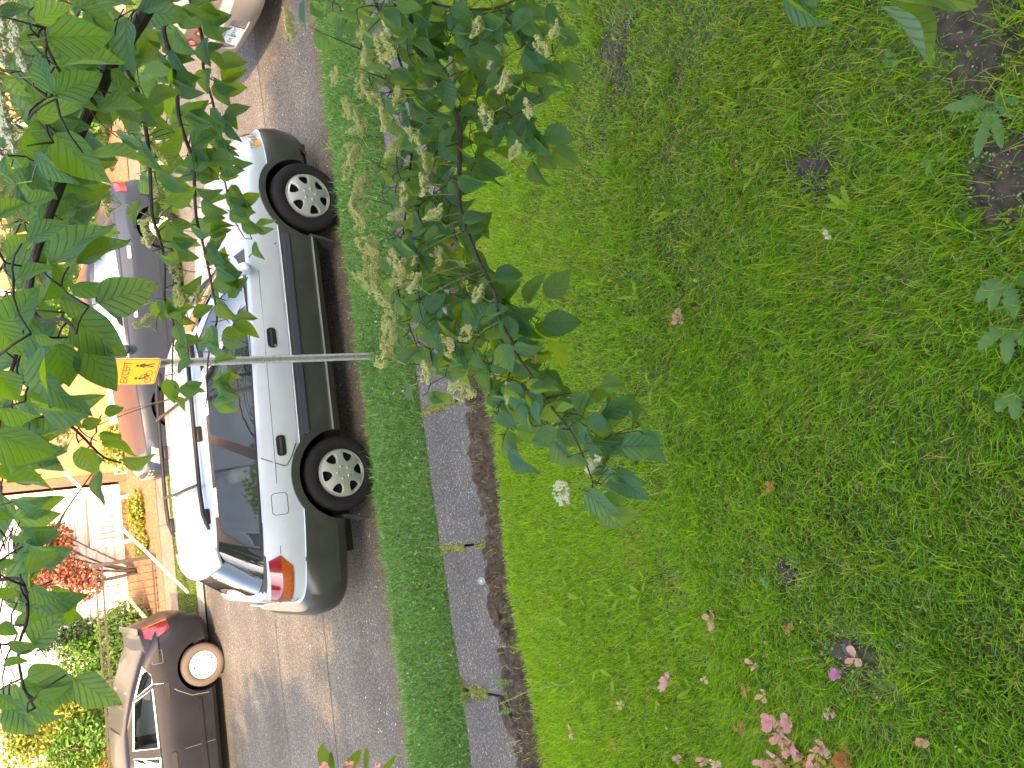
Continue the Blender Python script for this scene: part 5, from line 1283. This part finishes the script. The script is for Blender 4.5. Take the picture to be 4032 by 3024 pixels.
along(b_K, .070, .03, .030, 15, 40, (.3, .68)); along(b_main, .068, .05, .028, 5, 45, (.25, .66)); along(b_L, .06, .03, .03, 20, 45, (.3, .66)); along(b_O, .075, .04, .03, 10, 45, (.3, .66))
# looser leaves that fill the bough and the crown behind
def fill(poly, n, d0, d1, L, ang, spread, wr):
    xs = [p[0] for p in poly]; ys = [p[1] for p in poly]; k = 0; t = 0
    while k < n and t < n*40:
        t += 1; x, y = random.uniform(min(xs), max(xs)), random.uniform(min(ys), max(ys)); ins = False
        for i in range(len(poly)):
            (x1, y1), (x2, y2) = poly[i], poly[i-1]
            if (y1 > y) != (y2 > y) and x < (x2-x1)*(y-y1)/(y2-y1)+x1: ins = not ins
        if not ins: continue
        k += 1; dist = random.uniform(d0, d1); a = R(ang+random.gauss(0, spread)); l = L*random.uniform(.75, 1.2); d = (-_u)*math.cos(a)-_r*math.sin(a)
        B = pix(x, y, dist); d = (d+ray(x, y).normalized()*random.uniform(-.4, .4)).normalized(); add_leaf(B, B+d*l, random.uniform(*wr))
fill([(770,-20),(1130,-20),(1200,180),(1000,420),(960,520),(1010,700),(930,800),(860,690),(830,430),(790,220)], 330, 1.9, 2.35, .066, 15, 45, (.25, .66))
fill([(640,-10),(780,-10),(790,60),(700,70)], 10, 2.2, 2.4, .070, 40, 40, (.25, .6))
fill([(1000,560),(1180,780),(1240,900),(1180,960),(1080,900),(1000,720)], 120, 1.85, 2.15, .074, 15, 45, (.25, .66))
fill([(1180,830),(1330,830),(1430,960),(1380,1090),(1300,1120),(1240,1050),(1150,960)], 22, 1.65, 1.85, .074, 15, 45, (.3, .66))
fill([(860,400),(1000,420),(1010,560),(1100,640),(1180,690),(1060,760),(1000,820),(930,810),(870,640)], 110, 1.95, 2.3, .066, 15, 45, (.25, .66))
fill([(0,-20),(330,-20),(250,190),(200,330),(150,640),(0,700)], 150, 1.3, 2.0, .070, 10, 50, (.25, .66))
fill([(200,80),(330,20),(390,200),(420,420),(400,560),(250,330)], 60, 2.1, 2.5, .072, 10, 40, (.3, .66))
fill([(0,700),(90,760),(60,1000),(0,1020)], 26, 1.2, 1.7, .080, 10, 45, (.3, .66))
fill([(0,1020),(50,1040),(60,1500),(0,1560)], 22, 1.2, 1.6, .070, 20, 45, (.3, .66))
TB = Vector((2.15, -5.0, lawn_z(2.15, -5.0)))
dw = empty('dogwood_tree', TB, 'flowering dogwood tree with drooping ribbed leaves reaching over the lawn and street', 'tree')
# the rest of the crown, out of the picture on the right
for k in range(900):
    a = random.uniform(0, 6.283); rr_ = random.uniform(.2, 1.5)**.8; x = TB.x+.45+rr_*math.cos(a)*1.0; y = TB.y+.1+rr_*math.sin(a); z = TB.z+random.choice((1.35, 1.9, 2.4, 2.9))+random.gauss(0, .12)-.18*rr_
    if x < 1.75: continue
    B = Vector((x, y, z)); d = Vector((math.cos(a)*.5, math.sin(a)*.5, -.7)).normalized(); add_leaf(B, B+d*.075, random.uniform(.3, .66)); q = LEAVES.pop(); LEAVES.append((q[0]*.01,)+q[1:])
# trunk and limbs that carry the branches
trunk_pts = [TB+Vector((0, 0, -.1)), TB+Vector((.04, .02, .7)), TB+Vector((.0, -.03, 1.4)), TB+Vector((.06, .02, 2.3)), TB+Vector((.1, .1, 3.1))]
def loc(p): return Vector(p)-TB
tube('trunk', [loc(p) for p in curve_pts(trunk_pts, 14)], [.055*(1-.055*k) for k in range(14)], M_bark, dw, 10)
for c, rads in BR: tube('branch', [loc(p) for p in c], rads, M_twig if rads[0] < .006 else M_bark, dw, 7)
def feeder(c, z, r):
    p0 = c[0]; s0 = TB+Vector((.03, 0, z)); t = (c[0]-c[2]).normalized()*.25
    tube('limb', [loc(p) for p in curve_pts([s0, (s0+p0)/2+Vector((.05, 0, .08)), p0+t*.6, p0], 14)], [r*1.6*(1-.028*k) for k in range(14)], M_bark, dw, 8)
feeder(b_main, 2.2, .0125); feeder(b_A, 1.9, .0065); feeder(b_B, 1.75, .0055); feeder(b_D, .95, .0085); feeder(b_E, .8, .0045); feeder(b_F, 1.15, .0050); feeder(b_Q, 1.1, .004)
for c, z in ((b_K, 0), (b_L, 0)):  # twigs that come in from above the lens
    p0 = c[0]; q = b_main[-1]; tube('limb', [loc(p) for p in curve_pts([q, (p0+q)/2+Vector((0, 0, .08)), p0], 10)], .0042, M_twig, dw, 6)
for zz in (1.3, 1.85, 2.35, 2.85):
    for k in range(5):
        a = random.uniform(-1.3, 1.6); e = TB+Vector((math.cos(a)*1.4, math.sin(a)*1.3, zz+.05)); s0 = TB+Vector((.03, 0, zz-.15))
        tube('limb', [loc(p) for p in curve_pts([s0, (s0+e)/2+Vector((0, 0, .1)), e], 8)], [.014*(1-.11*q) for q in range(8)], M_bark, dw, 6)
# leaves: the 300 that show largest are objects of their own
LEAVES.sort(key=lambda q: -q[0])
inv = Matrix.Translation(-TB)
for s_, M, vi, B in LEAVES[:300]:
    o = link('leaf', LME[vi], None, dw); o.matrix_basis = inv @ M
nl = len(LS[0][0]); rest = LEAVES[300:]
VV = np.zeros((len(rest), nl, 3)); AA = np.zeros((len(rest), nl, 3)); LQ = [f if len(f) == 4 else (f[0], f[1], f[2], f[2]) for f in LF if len(f) == 4]
for k, (s_, M, vi, B) in enumerate(rest):
    A4 = np.array(inv @ M); v = np.array(LS[vi][0]); VV[k] = v @ A4[:3, :3].T+A4[:3, 3]; a = np.array(LS[vi][1]); a[:, 2] = random.random(); AA[k] = a
F = ((np.arange(len(rest))*nl)[:, None, None]+np.array(LQ)[None]).reshape(-1, 4)
o = npmesh('leaf_mass', VV.reshape(-1, 3), F, M_dog, dw, True, {'lc': AA.reshape(-1, 3)}); o['kind'] = 'stuff'
# fine twigs from every leaf to the nearest branch
TV, TF = [], []
ALLP = [p for c, _ in BR for p in c]; AP = np.array([tuple(p) for p in ALLP])
EB = [M @ Vector((-.14, 0, .03)) for _, M, _, _ in LEAVES if (M.translation-CAM).length < 3.2]; E3 = np.array([tuple(p) for p in EB])
best = np.full(len(EB), 9.9); near = [None]*len(EB)
for i, p in enumerate(E3):
    d2 = ((AP-p)**2).sum(1); j = int(d2.argmin()); best[i] = math.sqrt(d2[j]); near[i] = ALLP[j]
done = np.zeros(len(EB), bool)
for _ in range(len(EB)):
    i = int(np.where(done, 99, best).argmin()); D = best[i]
    if D > .16: break
    done[i] = True; p, e = near[i], EB[i]
    if D > .004:
        mid = (p+e)/2+Vector((0, 0, .10*D)); tube_geo([loc(q) for q in curve_pts([p, mid, e], 4)], [.0014, .0013, .0011, .0009], 4, TV, TF)
    d = np.sqrt(((E3-E3[i])**2).sum(1)); up = (~done) & (d < best); best[up] = d[up]
    for k in np.nonzero(up)[0]: near[k] = e
o = mk('twigs', TV, TF, M_twig, dw, True); o['kind'] = 'stuff'

# flower clusters (flat-topped cymes)
M_bud = simple('flower_bud', (.55, .53, .21), .9, spec=.1, noise=.3, nscale=80); M_bloom = simple('cream_bloom', (.62, .62, .42), .8); M_cyme = simple('cyme_stem', (.44, .46, .17), .7, spec=.1)
def cyme(seed, bloom):
    r = random.Random(seed); V, F, mi = [], [], []
    def bud(p, s):
        b = len(V); V.extend([p+Vector(q)*s for q in ((1, 0, 0), (-1, 0, 0), (0, 1, 0), (0, -1, 0), (0, 0, 1.2), (0, 0, -1.2))])
        for f in ((0, 2, 4), (2, 1, 4), (1, 3, 4), (3, 0, 4), (2, 0, 5), (1, 2, 5), (3, 1, 5), (0, 3, 5)): F.append(tuple(b+k for k in f)); mi.append(1)
    def st(a, b_, w):
        n0 = len(F); tube_geo([a, b_], [w, w*.8], 3, V, F); mi.extend([0]*(len(F)-n0))
    root_ = Vector((0, 0, 0)); top = Vector((0, 0, .35)); st(root_, top, .014)
    for k in range(10):
        a = 2*math.pi*k/7+r.uniform(-.3, .3); q_ = .27 if k < 7 else .09; e = top+Vector((math.cos(a)*q_, math.sin(a)*q_, .22+r.uniform(-.06, .06)))*r.uniform(.7, 1.15); st(top, e, .010)
        for j in range(6):
            a2 = a+r.uniform(-1.2, 1.2); e2 = e+Vector((math.cos(a2)*.14, math.sin(a2)*.14, .12+r.uniform(-.03, .05))); st(e, e2, .0065)
            for m_ in range(6):
                a3 = r.uniform(0, 6.28); e3 = e2+Vector((math.cos(a3)*.07, math.sin(a3)*.07, .05+r.uniform(-.02, .05))); st(e2, e3, .005)
                bud(e3, r.uniform(.018, .029) if not bloom else r.uniform(.026, .038))
    me = bpy.data.meshes.new('flower_cluster'); me.from_pydata([tuple(v) for v in V], [], F); me.materials.append(M_cyme); me.materials.append(M_bloom if bloom else M_bud)
    me.polygons.foreach_set('material_index', mi); return me
CY = [cyme(1, False), cyme(2, False), cyme(3, False)]; CB = [cyme(4, True), cyme(5, True)]
def flower(x, y, s, dist, bloom=False, ang=None):
    """s: seen width in picture units"""
    S = s*dist*.0006076*1.08; a = R(ang if ang is not None else random.gauss(180, 30))
    up = ((-_u)*math.cos(a)-_r*math.sin(a)); up = (up-ray(x, y).normalized()*random.uniform(.1, .7)).normalized()
    q = up.to_track_quat('Z', 'Y'); p = pix(x, y, dist)-up*S*.5
    o = link('flower_cluster', random.choice(CB if bloom else CY), None, dw); o.matrix_basis = inv @ (Matrix.Translation(p) @ q.to_matrix().to_4x4() @ Matrix.Rotation(random.uniform(0, 6), 4, 'Z') @ Matrix.Scale(S, 4))
    i = int(((AP-np.array(tuple(p)))**2).sum(1).argmin()); c = ALLP[i]
    if (c-p).length < .22: tube('flower_stalk', [loc(v) for v in curve_pts([c, (c+p)/2+Vector((0, 0, .01)), p], 5)], .0012, M_greentwig, dw, 4)
for x, y, s in [(845,100,62),(820,150,52),(800,70,50),(790,190,46),(785,255,50),(770,315,46),(765,365,52),(782,420,58),(790,470,56),(800,520,60),(815,575,62),(790,600,48),(835,640,54),(850,700,56),(845,775,62),(870,560,60),(910,575,60),(960,560,56),(855,330,50),(900,285,46),(930,345,50),(975,740,58),(935,800,60),(1000,830,66),(1215,920,66),(1110,850,50),(1150,760,46),(1085,800,48),(1040,640,46),(1030,470,46),(1120,330,44),(1100,180,50),(1150,230,46),(945,470,52),(885,420,52),(870,210,50),(1040,60,46),(925,400,50),(1060,245,56),(1180,95,48),(1205,70,40),(865,470,46),(905,620,52),(1015,720,44),(640,50,60),(735,165,44),(760,230,44),(778,290,52),(775,340,50),(795,400,56),(780,450,52),(815,540,56),(820,610,52),(850,740,54),(870,600,50),(800,120,46),(815,205,50),(840,255,48)]:
    flower(x, y, s, random.uniform(2.0, 2.25) if x < 830 else random.uniform(1.82, 1.98))
for x, y, s in [(1085,130,66),(1300,1000,76),(1225,1060,58),(990,150,54),(895,165,40),(850,60,48)]: flower(x, y, s, 1.75 if x > 1200 else 2.05, True)
for x, y, s in [(28,90,66),(45,40,60),(20,170,62),(30,240,64),(45,285,56),(18,20,56),(60,120,44)]: flower(x, y, s*1.25, random.uniform(1.0, 1.15), True, 175)
for x, y, s in [(20,400,70),(45,470,64),(25,540,66),(60,610,62),(25,650,60),(90,585,46),(50,1240,66),(60,1215,52),(40,1275,50),(330,265,60),(350,310,60),(365,380,60),(355,430,56),(330,500,56),(318,650,44),(320,700,44),(400,640,50),(395,590,46),(440,640,40),(250,440,60),(230,250,50),(165,900,70),(150,940,56),(250,330,56),(355,480,54),(372,345,50)]: flower(x, y, s, random.uniform(1.25, 1.5) if x < 120 else random.uniform(1.7, 2.2))

# ================================================================ RHODODENDRON AT THE LEFT EDGE OF THE LAWN
M_rleaf = leafy('rhododendron_leaf', cols=[(0, (.05, .12, .02)), (.5, (.13, .22, .02)), (1, (.22, .30, .02))], trans=.5); M_pink = leafy('pink_petal', cols=[(0, (.55, .12, .16)), (.4, (.70, .25, .27)), (.8, (.75, .38, .36)), (1, (.62, .30, .18))], trans=.35, tcol=(1.2, .8, .8))
RB = Vector((-2.25, -4.2, lawn_z(-2.25, -4.2)))
rh = empty('rhododendron_bush', RB, 'rhododendron with yellow green leaves and faded pink flowers at the edge of the lawn', 'bush')
def rleaf(B, T, w, V, F):
    X = T-B; L = X.length; X.normalize(); N = (CAM-B).normalized()+Vector((random.uniform(-.6, .6), random.uniform(-.6, .6), random.uniform(0, .8))); N = (N-X*N.dot(X)).normalized(); Y = N.cross(X); b = len(V)
    prof = [(0, .02), (.2, .62), (.45, 1), (.7, .92), (.9, .5), (1, .03)]
    for u, h in prof:
        for t in (-1, 0, 1): V.append(B+X*(u*L)+Y*(t*h*w*L/2)+N*(.05*L*abs(t)*h-.06*L*u*u))
    for i in range(5):
        for j in range(2): F.append((b+i*3+j, b+(i+1)*3+j, b+(i+1)*3+j+1, b+i*3+j+1))
def rhodo_leaf(bx, by, tx, ty, w, dist):
    V, F = [], []; rleaf(pix(bx, by, dist)-RB, pix(tx, ty, dist+.01)-RB, w, V, F)
    mk('leaf', V, F, M_rleaf, rh, True)
for q in [(705,1672,694,1606,.42),(735,1675,782,1620,.42),(790,1672,793,1612,.22),(815,1675,858,1632,.25),(722,1690,713,1622,.25)]: rhodo_leaf(*q, 2.35)
_cl = rleaf
V, F = [], []
for k in range(420):
    a, e = random.uniform(0, 6.28), random.uniform(-.1, 1.3); q = Vector((math.cos(a)*math.cos(e)*.55-.28, math.sin(a)*math.cos(e)*.6, .15+math.sin(e)*.75)); d = Vector((math.cos(a)*.6, math.sin(a)*.6, .35)).normalized()
    if (RB+q).x > -1.95-.0: continue
    rleaf(q, q+d*random.uniform(.07, .11), .36, V, F)
o = mk('foliage', V, F, M_rleaf, rh, True); o['kind'] = 'stuff'
Vt, Ft = [], []
for k in range(14):
    e = Vector((random.uniform(-.7, .1), random.uniform(-.45, .45), random.uniform(.4, .85))); tube_geo(curve_pts([(0, 0, -.05), e*.5, e], 6), [.012, .01, .009, .007, .006, .004], 5, Vt, Ft)
mk('stem', Vt, Ft, M_bark, rh, True)
# petals: five-lobed faded trumpet, crumpled
def petal_mesh(seed, nlobes=5):
    r = random.Random(seed); V = [Vector((0, 0, -.3))]; F = []
    for k in range(nlobes):
        a = 2*math.pi*k/nlobes+r.uniform(-.3, .3); l = r.uniform(.65, 1.2); c = r.uniform(-.5, .8); b = len(V)
        for u, wd in ((.35, .30), (.7, .62), (.95, .60), (1.06, .28)):
            for t in (-1, 0, 1):
                z = -.25*(1-u)+c*u*u+r.uniform(-.20, .20)+(.14 if t else -.08); aa = a+t*wd/max(u, .3)*.8
                V.append(Vector((math.cos(aa)*u*l, math.sin(aa)*u*l, z)))
        F += [(0, b, b+1), (0, b+1, b+2)]
        for i in range(3):
            for j in range(2): F.append((b+3*i+j, b+3*(i+1)+j, b+3*(i+1)+j+1, b+3*i+j+1))
    me = bpy.data.meshes.new('blossom'); me.from_pydata([tuple(v*1.0) for v in V], [], F); return me
def petmat(name, c0, c1): return leafy(name, cols=[(0, c0), (1, c1)], trans=.3, tcol=(1.2, .8, .7))
PM = [petmat('faded_pink_petal', (.70, .27, .29), (.84, .46, .45)), petmat('salmon_petal', (.74, .34, .25), (.84, .50, .40)), petmat('orange_brown_petal', (.42, .17, .05), (.60, .28, .09)), petmat('magenta_petal', (.52, .12, .36), (.68, .30, .52)), petmat('pale_peach_petal', (.75, .50, .36), (.82, .62, .48))]
PB = [[petal_mesh(10*k+j, 5 if j < 2 else 3) for j in range(3)] for k in range(5)]
for k in range(5):
    for me in PB[k]: me.materials.append(PM[k]); me.shade_smooth()
for x, y in ((700, 1658), (752, 1654), (770, 1662), (812, 1656)):
    o = link('blossom', PB[0][0], None, rh); o.location = pix(x, y, 2.33)-RB; o.scale = (.012,)*3; o.rotation_euler = (random.uniform(0, 3), random.uniform(0, 3), 0)
FALL = [
    (1473, 685, 0, 30, 'single faded pink rhododendron blossom lying alone in the open lawn'), (1543, 1337, 0, 34, 'long pink blossom on the lawn near the bare patch with the grey chip'),
    (1706, 1352, 2, 26, 'curled orange brown petal between the pink blossom and the bare patch'), (1851, 1417, 1, 36, 'salmon blossom lying on the bare soil patch beside the grey chip'),
    (1815, 1450, 3, 26, 'small magenta flower sprig at the edge of the bare soil patch'), (1634, 1433, 1, 30, 'brown edged salmon blossom on the lawn'),
    (1448, 1472, 0, 34, 'pink blossom beside light green weed leaves near the path side of the lawn'), (1528, 1464, 4, 18, 'small pale peach petal on the lawn'), (1617, 1487, 2, 26, 'flat orange brown petal on the lawn'),
    (1655, 1500, 1, 30, 'star shaped salmon blossom on the lawn'), (1798, 1536, 0, 28, 'dark pink crumpled blossom alone on the lawn near the tall grass'), (1604, 1572, 2, 34, 'long crumpled orange brown blossom above the pink heap'),
    (1636, 1570, 2, 20, 'small folded brown petal next to the crumpled orange blossom')]
GRP = 'fallen blossoms under the rhododendron'
for (x, y, k, s, l) in FALL:
    p = on_lawn(x, y); D = (p-CAM).length; o = link('fallen_blossom', random.choice(PB[k]), None); S = s*D*.0006076*.55; o.location = p+Vector((0, 0, .022)); o.scale = (S, S*random.uniform(.6, 1), S*.8); o.rotation_euler = (random.uniform(-.4, .4), random.uniform(-.4, .4), random.uniform(0, 6)); tag(o, l, 'blossom', GRP)
HEAP = [(1675, 1552, 0), (1712, 1556, 0), (1690, 1588, 0), (1718, 1600, 0), (1735, 1625, 0), (1712, 1618, 1), (1690, 1630, 0), (1665, 1640, 0), (1785, 1612, 0), (1770, 1625, 1), (1745, 1640, 2), (1830, 1625, 2), (1838, 1645, 2), (1800, 1650, 2), (1775, 1655, 0), (1720, 1655, 2), (1700, 1650, 0), (1760, 1645, 2), (1680, 1655, 0)]
for x, y, k in HEAP:
    p = on_lawn(x, y); D = (p-CAM).length; o = link('fallen_blossom', random.choice(PB[k]), None); S = random.uniform(28, 38)*D*.0006076*.55; o.location = p+Vector((0, 0, random.uniform(.02, .04))); o.scale = (S, S*random.uniform(.7, 1), S*.9); o.rotation_euler = (random.uniform(-.5, .5), random.uniform(-.5, .5), random.uniform(0, 6))
    tag(o, 'faded blossom in the heap of pink and brown blossoms at the lawn edge', 'blossom', 'heap of fallen blossoms')
for x, y, k, l in ((1238, 1577, 0, 'pink blossom lying nearest the soil edge by the asparagus shoot'), (1472, 1635, 0, 'small pink petal low on the lawn below the pink heap'), (1525, 1642, 0, 'pink and orange blossom on the lawn below the crumpled brown one'), (1553, 1648, 4, 'tiny pale petal on the lawn beside the pink and orange blossom'), (2000, 1598, 1, 'salmon blossom lying in the longest grass'), (1345, 1520, 4, 'tiny peach petal among light green weeds'), (1327, 1610, 2, 'tiny brown petal near the soil edge'), (1673, 1050, 2, 'tan scrap of petal alone in the middle of the lawn')):
    p = on_lawn(x, y); D = (p-CAM).length; o = link('fallen_blossom', random.choice(PB[k]), None); S = random.uniform(18, 28)*D*.0006076*.55; o.location = p+Vector((0, 0, .02)); o.scale = (S, S*.8, S*.8); o.rotation_euler = (random.uniform(-.4, .4), random.uniform(-.4, .4), random.uniform(0, 6)); tag(o, l, 'blossom', GRP)
p = on_lawn(1835, 1398); bm = bmesh.new(); bmesh.ops.create_icosphere(bm, subdivisions=2, radius=1)
for v in bm.verts: v.co = Vector((v.co.x*.024, v.co.y*.016, v.co.z*.008))*(1+.15*math.sin(9*v.co.x+5*v.co.y))
o = mkbm('stone_chip', bm, M_slab, None, 50); o.location = p+Vector((0, 0, .012)); tag(o, 'flat grey stone chip on the bare soil patch', 'stone')

# ================================================================ WEEDS
M_dand = leafy('dandelion_leaf', cols=[(0, (.10, .20, .045)), (.6, (.16, .28, .075)), (1, (.22, .32, .11))], trans=.35); M_bright = leafy('bright_weed_leaf', cols=[(0, (.20, .34, .02)), (1, (.34, .46, .03))], trans=.5)
def toothed(L, wd, seed, lobes=7, tooth=.8):
    """dandelion leaf in its own frame: along x, flat, drooping"""
    r = random.Random(seed); V = []; F = []; n = lobes*2+1
    for i in range(n+1):
        u = i/n; w = wd*(.15+.85*math.sin(math.pi*u**1.15)**.8)*(1 if i % 2 else 1-tooth*(1-u)); z = .10*L*math.sin(math.pi*u)*r.uniform(.8, 1.2)
        V += [(u*L, -w, z-.004+r.uniform(-.004, .004)), (u*L, 0, z), (u*L, w, z-.004+r.uniform(-.004, .004))]
        if i: b = 3*i; F += [(b-3, b, b+1, b-2), (b-2, b+1, b+2, b-1)]
    me = bpy.data.meshes.new('leaf'); me.from_pydata(V, [], F); me.shade_smooth(); return me
def rosette(x, y, leaves, label, m=None, z=.008):
    p = on_lawn(x, y); t = empty('dandelion', (p.x, p.y, lawn_z(p.x, p.y)), label, 'weed', 'weeds in the lawn')
    for (a, L, w, tilt) in leaves:
        me = toothed(L, w, random.randrange(999)); me.materials.append(m or M_dand); o = link('leaf', me, None, t); o.location = (0, 0, z); o.rotation_euler = (random.uniform(-.3, .3), -tilt, a)
    return t
rosette(2148, 225, [(2.75, .135, .016, .3), (3.15, .12, .014, .2), (1.25, .10, .017, .35), (.95, .07, .013, .2), (4.3, .06, .014, .1), (5.2, .055, .014, .15), (2.1, .06, .012, .1), (3.7, .06, .013, .1)], 'large toothed dandelion rosette in the sparse turf under the dogwood')
rosette(2020, 325, [(2.8, .07, .012, .25), (2.3, .05, .012, .2), (3.6, .06, .012, .2)], 'small dandelion seedling beside the large rosette')
rosette(2175, 590, [(2.7, .10, .018, .4), (3.2, .12, .022, .3), (2.2, .09, .02, .3), (4.0, .07, .02, .2)], 'broad leaved weed with wet looking leaves at the terrace end of the lawn')
rosette(2190, 690, [(2.9, .11, .020, .3), (3.5, .09, .02, .3), (2.2, .10, .02, .4), (.4, .06, .02, .2)], 'toothed weed rosette next to the broad leaved weed at the terrace end')
rosette(2200, 830, [(3.0, .09, .018, .4), (2.4, .08, .018, .3), (3.8, .08, .02, .3)], 'low crinkled weed cluster below the toothed rosette at the terrace end')
rosette(1935, 125, [(3.2, .035, .012, .3), (.6, .03, .012, .3), (2.0, .03, .012, .3)], 'three leaved seedling beside the hanging dogwood leaf')
i = 0
WL = 'bright yellow green weed leaves scattered in the short turf'
for x, y in [(1676,150),(1415,208),(1320,590),(1340,610),(1305,615),(1425,190),(1230,300),(1115,380),(1105,500),(1460,460),(1435,450),(1250,515),(1380,640),(1415,835),(1238,690),(1270,870),(1380,765),(1110,520),(1180,530),(1280,270),(1400,1250),(1345,1290),(1260,1290),(1222,1245),(1232,1350),(1295,1440),(1370,1440),(1425,1510),(1300,1560),(1395,1590),(1258,1640),(1290,1600),(1450,1650),(1215,1480),(1330,1460),(1500,1485),(1640,380),(1846,452),(1390,1280),(1185,1150)]:
    k = random.choice((1, 2, 2, 3)); b0 = random.uniform(0, 6)
    rosette(x, y, [(b0+random.gauss(0, .8)+j*2, random.uniform(.05, .085), random.uniform(.008, .013), random.uniform(.35, .8)) for j in range(k)], WL, M_bright, .02)
# a straw-coloured leaf and a spent green leaf
for x, y, m_, l in ((1788, 494, M_pale_wood, 'pale straw coloured dead leaf lying in the turf'), (1647, 1597, M_dog, 'dark blue green fallen leaf beside the pink blossom heap'), (1380, 1258, M_dand, 'small silvery fallen leaf in the turf'), (1650, 1240, M_dand, 'small grey green leaf in the middle of the lawn')):
    p = on_lawn(x, y); me = toothed(.05, .011, 5, 4, .0); me.materials.append(m_); o = link('fallen_leaf', me, None); o.location = p+Vector((0, 0, .03)); o.rotation_euler = (.3, -.2, random.uniform(0, 6)); tag(o, l, 'leaf')
# asparagus shoot leaning over the path with feathery weeds at its foot
foot = on_lawn(1232, 1478); ap = empty('asparagus_shoot', foot, 'thin green asparagus shoot leaning from the lawn over the path', 'plant')
M_asp = simple('asparagus_green', (.12, .20, .05), .6)
tp = [foot, on_y(1190, 1482, foot.y+.18), on_y(1145, 1492, foot.y+.34), on_y(1105, 1510, foot.y+.50), on_y(1078, 1521, foot.y+.60)]
cc = curve_pts([p-foot for p in tp], 16); tube('stalk', cc, [.004-.00015*k for k in range(16)], M_asp, ap, 6)
for k in range(9, 16):
    for s_ in (-1, 1):
        q = cc[k]; d = (cc[min(k+1, 15)]-cc[k-1]).normalized(); sd = d.cross(Vector((0, 0, 1))).normalized()*s_; mk('scale', [q+sd*.002, q+d*.012+sd*.007, q+d*.020+sd*.003], [(0, 1, 2)], M_asp, ap)
def fern(x, y, label, n, L, a0):
    p = on_z(x, y, .17); t = empty('feathery_weed', p, label, 'weed'); V, F = [], []
    for j in range(n):
        a = a0+random.uniform(-.7, .7); e = Vector((math.cos(a), math.sin(a), random.uniform(.5, 1.2)))*L*random.uniform(.7, 1.1); c = curve_pts([(0, 0, -.02), e*.5+Vector((0, 0, .02)), e], 9); tube_geo(c, .0018, 4, V, F)
        for i in range(2, 9):
            for s_ in (-1, 1):
                sd = Vector((-e.y, e.x, 0)).normalized()*s_; q = c[i]+sd*.018*(1.2-i/9)+(c[i]-c[i-1])*.8; b = len(V); V += [c[i], c[i]+(q-c[i])*.5+Vector((0, 0, .003)), q, c[i]+(q-c[i])*.5-(c[i]-c[i-1])*.35]; F.append((b, b+1, b+2, b+3))
    mk('frond', V, F, M_dand, t)
fern(1105, 1470, 'feathery pale green weed growing from the soil edge above the asparagus shoot', 4, .10, 1.6); fern(1112, 1535, 'feathery pale green weed growing from the soil edge below the asparagus shoot', 4, .09, 1.2)
